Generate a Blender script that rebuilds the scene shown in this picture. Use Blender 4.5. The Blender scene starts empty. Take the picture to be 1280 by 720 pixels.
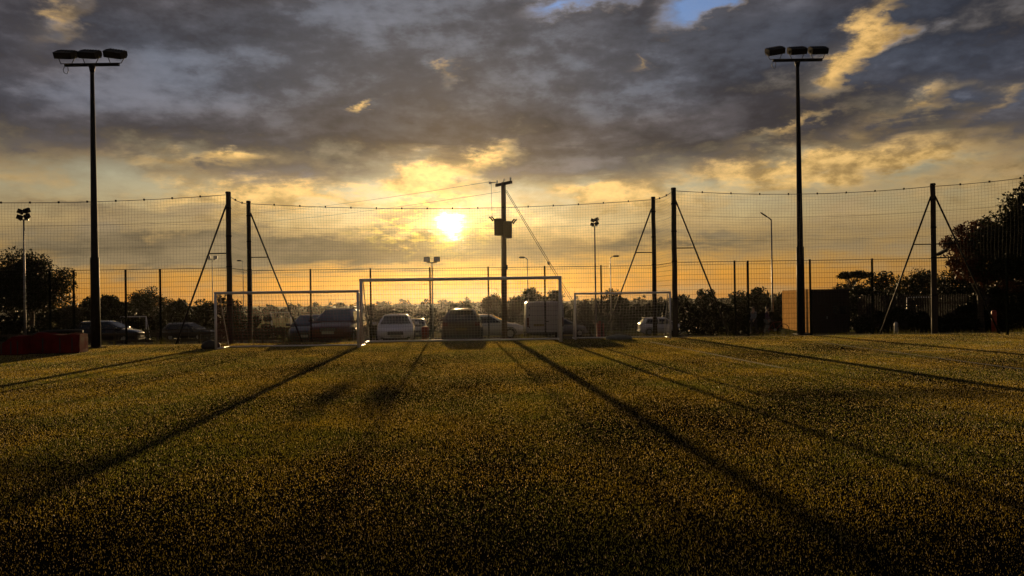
import bpy, bmesh, math, random
import numpy as np
from mathutils import Vector, Matrix

rad = math.radians
scene = bpy.context.scene
COL = scene.collection
random.seed(11)

# ------------------------------------------------------------------ camera
cam_data = bpy.data.cameras.new('camera')
cam = bpy.data.objects.new('camera', cam_data)
COL.objects.link(cam)
cam.location = (0, 0, 1.5)
# level camera looking along +Y, rolled slightly clockwise
cam.matrix_world = Matrix.Translation((0, 0, 1.5)) @ Matrix.Rotation(rad(90), 4, 'X') @ Matrix.Rotation(rad(-0.8), 4, 'Z')
cam_data.sensor_width = 36.0
cam_data.lens = 36.0 * 930 / 1280
cam_data.shift_y = 17 / 1280
cam_data.clip_start = 0.1
cam_data.clip_end = 12000
scene.camera = cam

# ------------------------------------------------------------------ world / sky
SUN_AZ, SUN_EL = rad(-4.65), rad(5.82)
SUN_DIR = Vector((math.sin(SUN_AZ) * math.cos(SUN_EL), math.cos(SUN_AZ) * math.cos(SUN_EL), math.sin(SUN_EL)))

world = bpy.data.worlds.new('World')
scene.world = world
world.use_nodes = True


class Nodes:
    """tiny expression helper round a node tree"""
    def __init__(self, tree):
        self.t = tree
        tree.nodes.clear()

    def n(self, kind, **kw):
        nd = self.t.nodes.new(kind)
        for k, v in kw.items():
            setattr(nd, k, v)
        return nd

    def put(self, sock, v):
        if v is None:
            return
        if isinstance(v, bpy.types.NodeSocket):
            self.t.links.new(v, sock)
        else:
            if hasattr(sock.default_value, '__len__') and hasattr(v, '__len__') and len(sock.default_value) == 4 and len(v) == 3:
                v = (*v, 1)
            sock.default_value = v

    def m(self, op, a, b=None, c=None, clamp=False):
        nd = self.n('ShaderNodeMath', operation=op, use_clamp=clamp)
        for i, v in enumerate((a, b, c)):
            self.put(nd.inputs[i], v)
        return nd.outputs[0]

    def vm(self, op, a, b=None, out=0):
        nd = self.n('ShaderNodeVectorMath', operation=op)
        self.put(nd.inputs[0], a)
        if b is not None:
            self.put(nd.inputs[3] if op == 'SCALE' else nd.inputs[1], b)
        return nd.outputs[out]

    def mix(self, f, a, b, blend='MIX'):
        nd = self.n('ShaderNodeMix', data_type='RGBA', blend_type=blend)
        nd.clamp_result = False
        self.put(nd.inputs[0], f)
        self.put(nd.inputs[6], a)
        self.put(nd.inputs[7], b)
        return nd.outputs[2]

    def step(self, v, lo, hi, a=0.0, b=1.0):
        nd = self.n('ShaderNodeMapRange', interpolation_type='SMOOTHSTEP')
        for i, x in enumerate((v, lo, hi, a, b)):
            self.put(nd.inputs[i], x)
        return nd.outputs[0]

    def noise(self, vec, scale, detail=6, rough=0.55, dist=0.0, lac=2.0):
        nd = self.n('ShaderNodeTexNoise')
        self.put(nd.inputs['Vector'], vec)
        for k, v in (('Scale', scale), ('Detail', detail), ('Roughness', rough), ('Distortion', dist), ('Lacunarity', lac)):
            nd.inputs[k].default_value = v
        return nd.outputs['Fac']

    def ramp(self, v, stops, interp='LINEAR'):
        nd = self.n('ShaderNodeValToRGB')
        cr = nd.color_ramp
        cr.interpolation = interp
        while len(cr.elements) < len(stops):
            cr.elements.new(0.5)
        for e, (p, c) in zip(cr.elements, stops):
            e.position = p
            e.color = (*c, 1) if len(c) == 3 else c
        self.put(nd.inputs[0], v)
        return nd.outputs[0]

    def xyz(self, x, y, z):
        nd = self.n('ShaderNodeCombineXYZ')
        for i, v in enumerate((x, y, z)):
            self.put(nd.inputs[i], v)
        return nd.outputs[0]


def build_sky():
    N = Nodes(world.node_tree)
    d = N.n('ShaderNodeTexCoord').outputs['Generated']
    d = N.vm('NORMALIZE', d)
    sep = N.n('ShaderNodeSeparateXYZ')
    N.put(sep.inputs[0], d)
    x, y, z = sep.outputs
    az = N.m('MULTIPLY', N.m('ARCTAN2', x, y), 180 / math.pi)
    el = N.m('MULTIPLY', N.m('ARCSINE', z), 180 / math.pi)
    # cloud deck seen in perspective
    zz = N.m('ADD', N.m('MAXIMUM', z, 0.0), 0.16)
    cp = N.xyz(N.m('DIVIDE', x, zz), N.m('DIVIDE', y, zz), 0.0)
    warp = N.n('ShaderNodeTexNoise')
    N.put(warp.inputs['Vector'], cp)
    warp.inputs['Scale'].default_value = 1.5
    warp.inputs['Detail'].default_value = 2
    cpw = N.vm('ADD', cp, N.vm('SCALE', N.vm('SUBTRACT', warp.outputs['Color'], (0.5, 0.5, 0.5)), 0.45))
    rot = N.n('ShaderNodeMapping')
    rot.inputs['Rotation'].default_value = (0, 0, rad(-24))
    rot.inputs['Scale'].default_value = (0.75, 1.25, 1)
    N.put(rot.inputs['Vector'], cpw)
    cpr = rot.outputs[0]
    # angular noise that does not squash at the horizon
    fine = N.noise(N.vm('ADD', N.vm('MULTIPLY', d, (1, 1, 2.0)), (3.1, 0, 0)), 26, 6, 0.62)
    mid = N.noise(N.vm('ADD', N.vm('MULTIPLY', d, (1, 1, 2.6)), (0, 5.3, 0)), 7.5, 5, 0.58)
    big = N.noise(N.vm('ADD', cpr, (7.4, 2.2, 0)), 1.15, 6, 0.55)
    det = N.noise(N.vm('ADD', cpr, (1.4, 9.2, 0)), 3.2, 5, 0.6)

    # cloud outlines are dragged about by the noise
    aw = N.m('MULTIPLY_ADD', N.m('SUBTRACT', mid, 0.5), 11.0, N.m('MULTIPLY_ADD', N.m('SUBTRACT', fine, 0.5), 3.5, az))
    ew = N.m('MULTIPLY_ADD', N.m('SUBTRACT', det, 0.5), 4.5, N.m('MULTIPLY_ADD', N.m('SUBTRACT', fine, 0.5), -2.4, el))
    ae = N.xyz(aw, ew, 0.0)

    def blob(a, e, rx, ry, rt=0.0):
        """soft angular patch"""
        mp = N.n('ShaderNodeMapping', vector_type='TEXTURE')
        mp.inputs['Location'].default_value = (a, e, 0)
        mp.inputs['Rotation'].default_value = (0, 0, rad(rt))
        mp.inputs['Scale'].default_value = (rx * 1.9, ry * 1.9, 1)
        N.put(mp.inputs[0], ae)
        gr = N.n('ShaderNodeTexGradient', gradient_type='QUADRATIC_SPHERE')
        N.put(gr.inputs[0], mp.outputs[0])
        return gr.outputs['Fac']

    def total(items):
        t = 0.0
        for *b, w in items:
            t = N.m('MULTIPLY_ADD', blob(*b), w * 1.5, t)
        return t

    cosun = N.vm('DOT_PRODUCT', d, tuple(SUN_DIR), out=1)
    ang = N.m('MULTIPLY', N.m('ARCCOSINE', N.m('MINIMUM', cosun, 1.0)), 180 / math.pi)
    near = N.m('EXPONENT', N.m('MULTIPLY', ang, -1 / 13.0))        # wide forward scatter
    near2 = N.m('EXPONENT', N.m('MULTIPLY', ang, -1 / 3.2))

    # --- clear air: physical sky plus the warm horizon it has at sunset
    sky = N.n('ShaderNodeTexSky', sky_type='NISHITA', sun_disc=False)
    sky.sun_elevation = SUN_EL
    sky.sun_rotation = SUN_AZ
    sky.air_density, sky.dust_density, sky.ozone_density = 1.2, 1.5, 1.5
    clear0 = N.vm('SCALE', sky.outputs[0], 0.07)
    eln = N.m('DIVIDE', el, 25.0, clamp=True)
    warm = N.ramp(eln, [(0.0, (0.74, 0.29, 0.035)), (0.06, (0.90, 0.38, 0.045)), (0.13, (0.94, 0.46, 0.07)),
                        (0.24, (0.86, 0.64, 0.30)), (0.36, (0.66, 0.60, 0.40)), (0.52, (0.30, 0.31, 0.29)), (0.74, (0.26, 0.44, 0.82)), (1.0, (0.20, 0.40, 0.86))])
    warm = N.vm('SCALE', warm, N.m('ADD', N.m('MULTIPLY_ADD', N.m('EXPONENT', N.m('MULTIPLY', ang, -1 / 45.0)), 0.55, 0.20), N.m('MULTIPLY', near, 0.70)))
    clear = N.mix(0.88, clear0, warm)

    # --- where the dark deck opens
    gold = total([(25.2, 17.2, 4.2, 1.3, 32, 0.85), (23.8, 16.0, 2.2, 1.3, 20, 0.55), (29.5, 20.0, 4.5, 0.9, 30, 0.5), (28.0, 12.8, 3.0, 0.8, 14, 0.6), (20.6, 12.2, 3.6, 0.5, 14, 0.5),
                  (-6.4, 9.8, 3.6, 1.4, 8, 1.0), (-1.9, 11.2, 2.2, 1.1, 25, 0.85), (-11.05, 14.76, 1.0, 0.6, 30, 0.8),
                  (-20.2, 10.7, 1.8, 0.6, 5, 0.7), (-16.5, 8.0, 9.5, 1.0, 2, 0.75), (-24.0, 10.4, 7.0, 0.7, 0, 0.28), (20.5, 9.2, 8.0, 1.3, 4, 0.75),
                  (27.0, 9.2, 5.5, 1.2, 6, 0.6), (8.0, 8.2, 4.0, 0.8, -4, 0.7), (-31.4, 18.3, 2.6, 1.2, 40, 0.45), (9.1, 17.2, 1.4, 0.5, 20, 0.55),
                  (-5.2, 17.0, 1.6, 0.9, 35, 0.4), (33.5, 12.5, 2.5, 0.8, 10, 0.35)])
    blue = total([(14.2, 21.0, 2.8, 1.7, 10, 1.4), (4.5, 21.8, 3.8, 1.0, 4, 1.0), (16.5, 22.2, 2.0, 1.5, 0, 0.6)])
    low = N.ramp(eln, [(0.0, (0.02,) * 3), (0.09, (0.06,) * 3), (0.135, (0.36,) * 3), (0.19, (0.40,) * 3), (0.235, (0.10,) * 3), (0.32, (0.16,) * 3),
                       (0.40, (0.62,) * 3), (0.50, (0.86,) * 3), (1.0, (0.95,) * 3)])
    rag = N.m('ADD', N.m('MULTIPLY', N.m('SUBTRACT', mid, 0.5), 1.5), N.m('MULTIPLY', N.m('SUBTRACT', fine, 0.5), 0.9))
    rag = N.m('ADD', rag, N.m('MULTIPLY', N.m('SUBTRACT', big, 0.5), 1.1))
    dens = N.m('ADD', low, N.m('MULTIPLY', rag, 0.85))
    # the bank of grey to the left of the sun hangs lower than the one to the right
    dens = N.m('ADD', dens, N.m('MULTIPLY', total([(-22, 3.9, 13, 1.3, 0, 0.75), (-8, 4.0, 6, 0.9, 0, 0.45), (13, 4.2, 9, 0.8, 1, 0.30), (-30, 6.5, 9, 1.0, 0, 0.3), (12, 13, 12, 3.0, 0, 0.15)]), 1.0))
    dens = N.m('SUBTRACT', dens, N.m('MULTIPLY', gold, N.m('ADD', 0.38, N.m('MULTIPLY', N.step(fine, 0.34, 0.62), 0.62))))
    dens = N.m('SUBTRACT', dens, N.m('MULTIPLY', blue, 0.95))
    dark_a = N.step(dens, -0.30, 0.82)

    # --- sunlit cloud seen through the openings
    lit_c = N.mix(N.step(el, 6.0, 17.0), (0.88, 0.56, 0.20), (0.90, 0.55, 0.19))
    lit_c = N.vm('SCALE', lit_c, N.m('ADD', N.m('MULTIPLY', N.step(fine, 0.28, 0.68), 0.65), N.m('ADD', 0.26, N.m('MULTIPLY', near, 1.0))))
    lit_a = N.m('MULTIPLY', N.step(N.m('ADD', mid, N.m('MULTIPLY', gold, 0.25)), 0.40, 0.66), N.m('SUBTRACT', 1.0, N.m('MULTIPLY', N.step(blue, 0.15, 0.5), 0.93)))
    lit_a = N.m('MULTIPLY', lit_a, N.step(el, 2.6, 5.0))
    behind = N.mix(lit_a, clear, lit_c)

    # --- the grey deck itself
    tone = N.m('ADD', N.m('MULTIPLY', N.step(big, 0.33, 0.68), 0.52), N.m('MULTIPLY', N.step(N.m('MULTIPLY_ADD', fine, 0.35, N.m('MULTIPLY', mid, 0.65)), 0.34, 0.66), 0.48))
    deck = N.ramp(tone, [(0.0, (0.020, 0.021, 0.027)), (0.3, (0.043, 0.043, 0.052)), (0.62, (0.090, 0.089, 0.102)), (1.0, (0.24, 0.232, 0.25))])
    deckw = N.ramp(tone, [(0.0, (0.12, 0.092, 0.055)), (0.5, (0.22, 0.165, 0.092)), (1.0, (0.38, 0.28, 0.15))])
    hue = N.noise(N.vm('ADD', cpr, (4.1, 0.7, 0)), 0.8, 3, 0.5)
    deck = N.mix(N.step(hue, 0.38, 0.62), N.vm('MULTIPLY', deck, (0.80, 0.97, 1.20)), N.vm('MULTIPLY', deck, (1.00, 0.97, 1.02)))
    deck = N.mix(N.step(el, 13.0, 3.8), deck, deckw)
    deck = N.mix(N.m('MULTIPLY', near, 0.55), deck, N.mix(tone, (0.17, 0.115, 0.045), (0.40, 0.27, 0.10)))
    deck = N.vm('SCALE', deck, N.m('MULTIPLY_ADD', N.m('EXPONENT', N.m('MULTIPLY', ang, -1 / 60.0)), 0.55, 0.52))
    edge = N.m('MULTIPLY', N.m('MULTIPLY', dark_a, N.m('SUBTRACT', 1.0, dark_a)), 1.1)
    deck = N.mix(edge, deck, (0.52, 0.36, 0.16))
    col = N.mix(dark_a, behind, deck)

    # --- the sun behind thin ragged cloud
    veil = N.noise(N.vm('MULTIPLY', d, (1, 1, 2.8)), 42, 5, 0.65)
    angw = N.m('ADD', ang, N.m('MULTIPLY', N.m('SUBTRACT', veil, 0.42), 3.4))
    g1 = N.m('MULTIPLY', N.m('EXPONENT', N.m('MULTIPLY', N.m('MULTIPLY', angw, angw), -1 / 0.60)), 9.0)
    flat = blob(-5.4, 6.0, 4.6, 1.7, 0)
    g2 = N.m('MULTIPLY', flat, N.step(veil, 0.45, 0.60))
    glow = N.vm('SCALE', (1.0, 0.88, 0.52), g1)
    glow = N.vm('ADD', glow, N.vm('SCALE', (1.0, 0.68, 0.20), N.m('MULTIPLY', N.m('EXPONENT', N.m('MULTIPLY', N.m('MAXIMUM', angw, 0.0), -1 / 0.85)), 1.5)))
    glow = N.vm('ADD', glow, N.vm('SCALE', (1.0, 0.66, 0.05), N.m('MULTIPLY', g2, 1.9)))
    glow = N.vm('ADD', glow, N.vm('SCALE', (0.30, 0.165, 0.03), N.m('MULTIPLY', near2, 1.0)))
    col = N.vm('ADD', col, glow)
    # ground side of the world
    col = N.mix(N.step(el, 0.0, -2.0), col, (0.05, 0.035, 0.015))
    bg = N.n('ShaderNodeBackground')
    N.put(bg.inputs[0], col)
    bg.inputs[1].default_value = 1.0
    out = N.n('ShaderNodeOutputWorld')
    N.t.links.new(bg.outputs[0], out.inputs[0])


build_sky()
world.cycles.sampling_method = 'MANUAL'
world.cycles.sample_map_resolution = 512

# ------------------------------------------------------------------ sun lamp
sl = bpy.data.lights.new('sun', 'SUN')
sl.energy = 5.0
sl.angle = rad(0.5)
sl.color = (1.0, 0.66, 0.30)
sun = bpy.data.objects.new('sun', sl)
COL.objects.link(sun)
sun.location = (-10, 80, 30)
sun.rotation_euler = SUN_DIR.to_track_quat('Z', 'Y').to_euler()

# ------------------------------------------------------------------ exposure and render settings
scene.view_settings.view_transform = 'Standard'
scene.view_settings.look = 'None'
scene.view_settings.exposure = 0.0
scene.view_settings.gamma = 1.0
scene.view_settings.use_curve_mapping = False
scene.render.engine = 'CYCLES'
scene.cycles.use_denoising = True
scene.cycles.denoising_input_passes = 'RGB_ALBEDO_NORMAL'
scene.cycles.denoising_prefilter = 'ACCURATE'
scene.cycles.use_adaptive_sampling = False
scene.cycles.max_bounces = 4
scene.cycles.transparent_max_bounces = 16
scene.cycles.volume_bounces = 0

# ------------------------------------------------------------------ helpers
class MB:
    """collects shapes and links them as one mesh object"""
    def __init__(self):
        self.v, self.f, self.s = [], [], []

    def face(self, idx, smooth=False):
        self.f.append(tuple(idx))
        self.s.append(smooth)

    def box(self, c, size, rot=None):
        b = len(self.v)
        for sx in (-.5, .5):
            for sy in (-.5, .5):
                for sz in (-.5, .5):
                    p = Vector((sx * size[0], sy * size[1], sz * size[2]))
                    if rot is not None:
                        p = rot @ p
                    self.v.append(tuple(p + Vector(c)))
        for q in ((0, 1, 3, 2), (4, 6, 7, 5), (0, 4, 5, 1), (2, 3, 7, 6), (0, 2, 6, 4), (1, 5, 7, 3)):
            self.face([b + i for i in q])
        return self

    def tube(self, pts, radii, seg=8, cap=True, smooth=True):
        pts = [Vector(p) for p in pts]
        if not hasattr(radii, '__len__'):
            radii = [radii] * len(pts)
        b = len(self.v)
        prev = None
        for i, p in enumerate(pts):
            d = (pts[min(i + 1, len(pts) - 1)] - pts[max(i - 1, 0)])
            d = d.normalized() if d.length > 1e-9 else Vector((0, 0, 1))
            if prev is None:
                a = d.orthogonal().normalized()
            else:
                a = (prev - d * prev.dot(d))
                a = a.normalized() if a.length > 1e-6 else d.orthogonal().normalized()
            prev = a
            c = d.cross(a)
            for k in range(seg):
                t = 2 * math.pi * (k + .5) / seg
                self.v.append(tuple(p + (a * math.cos(t) + c * math.sin(t)) * radii[i]))
        for i in range(len(pts) - 1):
            for k in range(seg):
                k2 = (k + 1) % seg
                self.face((b + i * seg + k, b + i * seg + k2, b + (i + 1) * seg + k2, b + (i + 1) * seg + k), smooth)
        if cap:
            self.face([b + k for k in reversed(range(seg))])
            self.face([b + (len(pts) - 1) * seg + k for k in range(seg)])
        return self

    def loft(self, rings, smooth=True, cap=True, closed=True):
        n = len(rings[0])
        b = len(self.v)
        for r in rings:
            self.v.extend(tuple(p) for p in r)
        for i in range(len(rings) - 1):
            for k in range(n if closed else n - 1):
                k2 = (k + 1) % n
                self.face((b + i * n + k, b + i * n + k2, b + (i + 1) * n + k2, b + (i + 1) * n + k), smooth)
        if cap:
            self.face([b + k for k in reversed(range(n))])
            self.face([b + (len(rings) - 1) * n + k for k in range(n)])
        return self

    def slab(self, pts, lift, thick):
        """a polygon given a thickness along its own normal"""
        pts = [Vector(p) for p in pts]
        nrm = (pts[1] - pts[0]).cross(pts[-1] - pts[0]).normalized()
        b = len(self.v)
        n = len(pts)
        for p in pts:
            self.v.append(tuple(p + nrm * (lift - thick)))
        for p in pts:
            self.v.append(tuple(p + nrm * lift))
        self.face([b + n + k for k in range(n)])
        self.face([b + k for k in reversed(range(n))])
        for k in range(n):
            k2 = (k + 1) % n
            self.face((b + k, b + k2, b + n + k2, b + n + k))
        return self

    def build(self, name, material, parent=None, loc=None):
        me = bpy.data.meshes.new(name)
        me.from_pydata(self.v, [], self.f)
        me.polygons.foreach_set('use_smooth', self.s)
        me.materials.append(material)
        me.update()
        o = bpy.data.objects.new(name, me)
        COL.objects.link(o)
        o.parent = parent
        if loc is not None:
            o.location = loc
        return o


def npmesh(name, verts, faces_n, material, parent=None, mats=None, mat_index=None):
    """fast mesh from numpy: verts (n,3); every run of faces_n vertices is one face"""
    me = bpy.data.meshes.new(name)
    nv = len(verts)
    nf = nv // faces_n
    me.vertices.add(nv)
    me.vertices.foreach_set('co', np.ascontiguousarray(verts, dtype=np.float32).ravel())
    me.loops.add(nv)
    me.loops.foreach_set('vertex_index', np.arange(nv, dtype=np.int32))
    me.polygons.add(nf)
    me.polygons.foreach_set('loop_start', np.arange(0, nv, faces_n, dtype=np.int32))
    for m in (mats or [material]):
        me.materials.append(m)
    if mat_index is not None:
        me.polygons.foreach_set('material_index', mat_index.astype(np.int32))
    me.update(calc_edges=True)
    o = bpy.data.objects.new(name, me)
    COL.objects.link(o)
    o.parent = parent
    return o


def tag(o, label=None, cat=None, group=None, kind=None):
    for k, v in (('label', label), ('category', cat), ('group', group), ('kind', kind)):
        if v:
            o[k] = v
    return o


def thing(name, label, cat, loc=(0, 0, 0), rz=0.0, group=None):
    o = bpy.data.objects.new(name, None)
    o.empty_display_size = 0.3
    COL.objects.link(o)
    o.location = loc
    o.rotation_euler = (0, 0, rz)
    return tag(o, label, cat, group)


def material(name, color, rough=0.6, metal=0.0, vary=0.25, scale=8.0, bump=0.0, bump_scale=60.0, coat=0.0, spec=0.5, coords='Object', stretch=(1, 1, 1)):
    m = bpy.data.materials.new(name)
    m.use_nodes = True
    N = Nodes(m.node_tree)
    tc = N.n('ShaderNodeTexCoord').outputs[coords]
    v = N.vm('MULTIPLY', tc, stretch)
    nz = N.noise(v, scale, 5, 0.6)
    c1 = tuple(c * (1 - vary) for c in color)
    c2 = tuple(min(1, c * (1 + vary)) for c in color)
    base = N.mix(N.step(nz, 0.3, 0.7), c1, c2)
    p = N.n('ShaderNodeBsdfPrincipled')
    N.put(p.inputs['Base Color'], base)
    N.put(p.inputs['Roughness'], N.step(nz, 0.2, 0.8, max(0.02, rough * 0.8), min(1, rough * 1.2)))
    p.inputs['Metallic'].default_value = metal
    p.inputs['Specular IOR Level'].default_value = spec
    p.inputs['Coat Weight'].default_value = coat
    p.inputs['Coat Roughness'].default_value = 0.06
    if bump:
        b = N.n('ShaderNodeBump')
        b.inputs['Strength'].default_value = bump
        b.inputs['Distance'].default_value = 0.02
        N.put(b.inputs['Height'], N.noise(v, bump_scale, 6, 0.65))
        N.t.links.new(b.outputs[0], p.inputs['Normal'])
    out = N.n('ShaderNodeOutputMaterial')
    N.t.links.new(p.outputs[0], out.inputs[0])
    return m


def leaf_material(name, color, trans=0.45, rough=0.5, vary=0.5, scale=3.0, spec=0.3, alt=None):
    m = bpy.data.materials.new(name)
    m.use_nodes = True
    N = Nodes(m.node_tree)
    pos = N.n('ShaderNodeNewGeometry')
    nz = N.noise(pos.outputs['Position'], scale, 3, 0.6)
    base = N.mix(N.step(nz, 0.3, 0.7), tuple(c * (1 - vary) for c in color), tuple(c * (1 + vary) for c in color))
    if alt:
        base = N.mix(N.step(N.noise(pos.outputs['Position'], 0.33, 4, 0.65), 0.40, 0.60), base, alt)
    p = N.n('ShaderNodeBsdfPrincipled')
    N.put(p.inputs['Base Color'], base)
    p.inputs['Roughness'].default_value = rough
    p.inputs['Specular IOR Level'].default_value = spec
    t = N.n('ShaderNodeBsdfTranslucent')
    N.put(t.inputs[0], N.vm('MULTIPLY', base, (1.25, 1.2, 0.7)))
    mx = N.n('ShaderNodeMixShader')
    mx.inputs[0].default_value = trans
    N.t.links.new(p.outputs[0], mx.inputs[1])
    N.t.links.new(t.outputs[0], mx.inputs[2])
    out = N.n('ShaderNodeOutputMaterial')
    N.t.links.new(mx.outputs[0], out.inputs[0])
    return m


M = {}
M['black_metal'] = material('black_metal', (0.014, 0.014, 0.015), 0.6, 0.0, 0.3, 5, spec=0.12)
M['grey_metal'] = material('grey_metal', (0.22, 0.22, 0.23), 0.42, 0.6, 0.25, 6)
M['dark_timber'] = material('dark_timber', (0.034, 0.025, 0.017), 0.85, 0, 0.4, 5, 0.5, 30, stretch=(1, 1, 0.15))
M['white_paint'] = material('white_paint', (0.74, 0.74, 0.76), 0.38, 0, 0.06, 6)
M['fence_green'] = material('fence_green', (0.010, 0.013, 0.010), 0.8, 0, 0.3, 4, spec=0.0)
M['net_black'] = material('net_black', (0.030, 0.028, 0.026), 0.8, 0, 0.2, 4)
M['net_white'] = material('net_white', (0.45, 0.44, 0.42), 0.8, 0, 0.1, 4)
M['net_red'] = material('net_red', (0.22, 0.05, 0.04), 0.8, 0, 0.2, 4)
M['wire'] = material('wire', (0.06, 0.06, 0.06), 0.5, 0.3, 0.2, 3)
M['galvanised'] = material('galvanised', (0.30, 0.30, 0.31), 0.45, 0.7, 0.2, 9)
M['lamp_glass'] = material('lamp_glass', (0.75, 0.76, 0.78), 0.18, 0, 0.08, 6)
M['glass'] = material('glass', (0.016, 0.018, 0.022), 0.06, 0, 0.1, 2, spec=0.8)
M['tyre'] = material('tyre', (0.018, 0.018, 0.018), 0.85, 0, 0.2, 12)
M['rim'] = material('rim', (0.35, 0.35, 0.36), 0.35, 0.8, 0.15, 12)
M['plastic'] = material('plastic', (0.02, 0.02, 0.021), 0.6, 0, 0.2, 9)
M['plate_white'] = material('plate_white', (0.40, 0.39, 0.33), 0.5, 0, 0.05, 9)
M['plate_yellow'] = material('plate_yellow', (0.20, 0.15, 0.04), 0.5, 0, 0.05, 9)
M['tail_red'] = material('tail_red', (0.09, 0.006, 0.005), 0.2, 0, 0.15, 9, coat=0.5)
M['headlamp'] = material('headlamp', (0.55, 0.57, 0.6), 0.12, 0.3, 0.1, 9, coat=0.8)
M['paint_white'] = material('paint_white', (0.62, 0.62, 0.66), 0.35, 0, 0.04, 2, coat=0.8)
M['paint_silver'] = material('paint_silver', (0.40, 0.40, 0.44), 0.35, 0.5, 0.05, 2, coat=0.8)
M['paint_dark'] = material('paint_dark', (0.035, 0.034, 0.038), 0.35, 0.2, 0.1, 2, coat=0.9)
M['paint_brown'] = material('paint_brown', (0.060, 0.042, 0.034), 0.35, 0.2, 0.1, 2, coat=0.9)
M['paint_grey'] = material('paint_grey', (0.16, 0.16, 0.18), 0.35, 0.4, 0.08, 2, coat=0.9)
M['paint_maroon'] = material('paint_maroon', (0.095, 0.036, 0.032), 0.35, 0.2, 0.1, 2, coat=0.9)
M['weathered'] = material('weathered', (0.014, 0.013, 0.012), 0.8, 0, 0.2, 8)
M['paint_van'] = material('paint_van', (0.40, 0.40, 0.46), 0.4, 0, 0.06, 2, coat=0.6)
M['paint_black'] = material('paint_black', (0.012, 0.012, 0.014), 0.3, 0.1, 0.1, 2, coat=1.0)
M['red_cloth'] = material('red_cloth', (0.13, 0.009, 0.010), 0.9, 0, 0.35, 3, 0.4, 14, spec=0.05)
M['red_plastic'] = material('red_plastic', (0.26, 0.028, 0.016), 0.5, 0, 0.15, 5)
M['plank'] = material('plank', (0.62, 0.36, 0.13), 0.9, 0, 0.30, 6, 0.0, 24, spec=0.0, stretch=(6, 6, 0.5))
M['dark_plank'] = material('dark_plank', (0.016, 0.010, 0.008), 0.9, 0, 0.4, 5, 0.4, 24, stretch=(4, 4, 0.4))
M['roof_felt'] = material('roof_felt', (0.035, 0.035, 0.038), 0.85, 0, 0.2, 7)
M['pale_stone'] = material('pale_stone', (0.42, 0.41, 0.39), 0.7, 0, 0.15, 7)
M['sandbag'] = material('sandbag', (0.16, 0.165, 0.15), 0.85, 0, 0.3, 9, 0.4, 40)
M['black_bag'] = material('black_bag', (0.02, 0.02, 0.02), 0.7, 0, 0.3, 9, 0.4, 30)
M['bark'] = material('bark', (0.06, 0.045, 0.03), 0.9, 0, 0.4, 9, 0.6, 20)
M['leaf'] = leaf_material('leaf', (0.016, 0.020, 0.007), 0.12, spec=0.1)
M['leaf_red'] = leaf_material('leaf_red', (0.050, 0.018, 0.012), 0.25, spec=0.1)
M['leaf_far'] = leaf_material('leaf_far', (0.018, 0.020, 0.008), 0.12, spec=0.1, scale=0.35)
M['hedge_leaf'] = leaf_material('hedge_leaf', (0.009, 0.011, 0.005), 0.08, scale=1.2, spec=0.05)
M['skin'] = material('skin', (0.45, 0.27, 0.19), 0.5, 0, 0.08, 10)
M['hair'] = material('hair', (0.03, 0.02, 0.014), 0.6, 0, 0.3, 30)


def gz(y):
    """level of the ground beyond the pitch: it falls away towards the car park and the fields"""
    pts = [(-1e4, -0.03), (29.3, -0.03), (32.0, -0.20), (34.6, -0.47), (42, -0.55), (48, -0.85), (62, -1.45), (90, -2.4), (150, -3.8), (420, -6.0), (2000, -8.0), (1e5, -8.0)]
    for (a, za), (b, zb) in zip(pts, pts[1:]):
        if a <= y <= b:
            return za + (zb - za) * (y - a) / (b - a)
    return -8.0

# ------------------------------------------------------------------ ground
def ground_material(name, c1, c2, scale, rough=0.95, c3=None, big=0.05, bump=0.3, spec=0.1):
    m = bpy.data.materials.new(name)
    m.use_nodes = True
    N = Nodes(m.node_tree)
    pos = N.n('ShaderNodeNewGeometry').outputs['Position']
    a = N.noise(pos, scale, 6, 0.65)
    b = N.noise(pos, big, 4, 0.6)
    col = N.mix(N.step(a, 0.35, 0.68), c1, c2)
    if c3:
        col = N.mix(N.step(b, 0.42, 0.62), col, c3)
    p = N.n('ShaderNodeBsdfPrincipled')
    N.put(p.inputs['Base Color'], col)
    p.inputs['Roughness'].default_value = rough
    p.inputs['Specular IOR Level'].default_value = spec
    bp = N.n('ShaderNodeBump')
    bp.inputs['Strength'].default_value = bump
    bp.inputs['Distance'].default_value = 0.03
    N.put(bp.inputs['Height'], a)
    N.t.links.new(bp.outputs[0], p.inputs['Normal'])
    out = N.n('ShaderNodeOutputMaterial')
    N.t.links.new(p.outputs[0], out.inputs[0])
    return m


M['turf_base'] = ground_material('turf_base', (0.005, 0.005, 0.004), (0.011, 0.010, 0.007), 40, c3=(0.008, 0.007, 0.005), big=0.25, spec=0.0)
M['field'] = ground_material('field', (0.075, 0.078, 0.025), (0.125, 0.115, 0.04), 0.6, c3=(0.11, 0.085, 0.035), big=0.02, spec=0.0)
M['asphalt'] = ground_material('asphalt', (0.030, 0.029, 0.027), (0.052, 0.049, 0.044), 30, rough=0.95, c3=(0.040, 0.036, 0.031), big=0.15, spec=0.0)
M['gravel_path'] = ground_material('gravel_path', (0.10, 0.085, 0.065), (0.17, 0.145, 0.11), 45)
M['line_white'] = ground_material('line_white', (0.16, 0.16, 0.14), (0.28, 0.28, 0.25), 30)
M['hill'] = ground_material('hill', (0.06, 0.065, 0.035), (0.09, 0.09, 0.045), 0.01)


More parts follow.
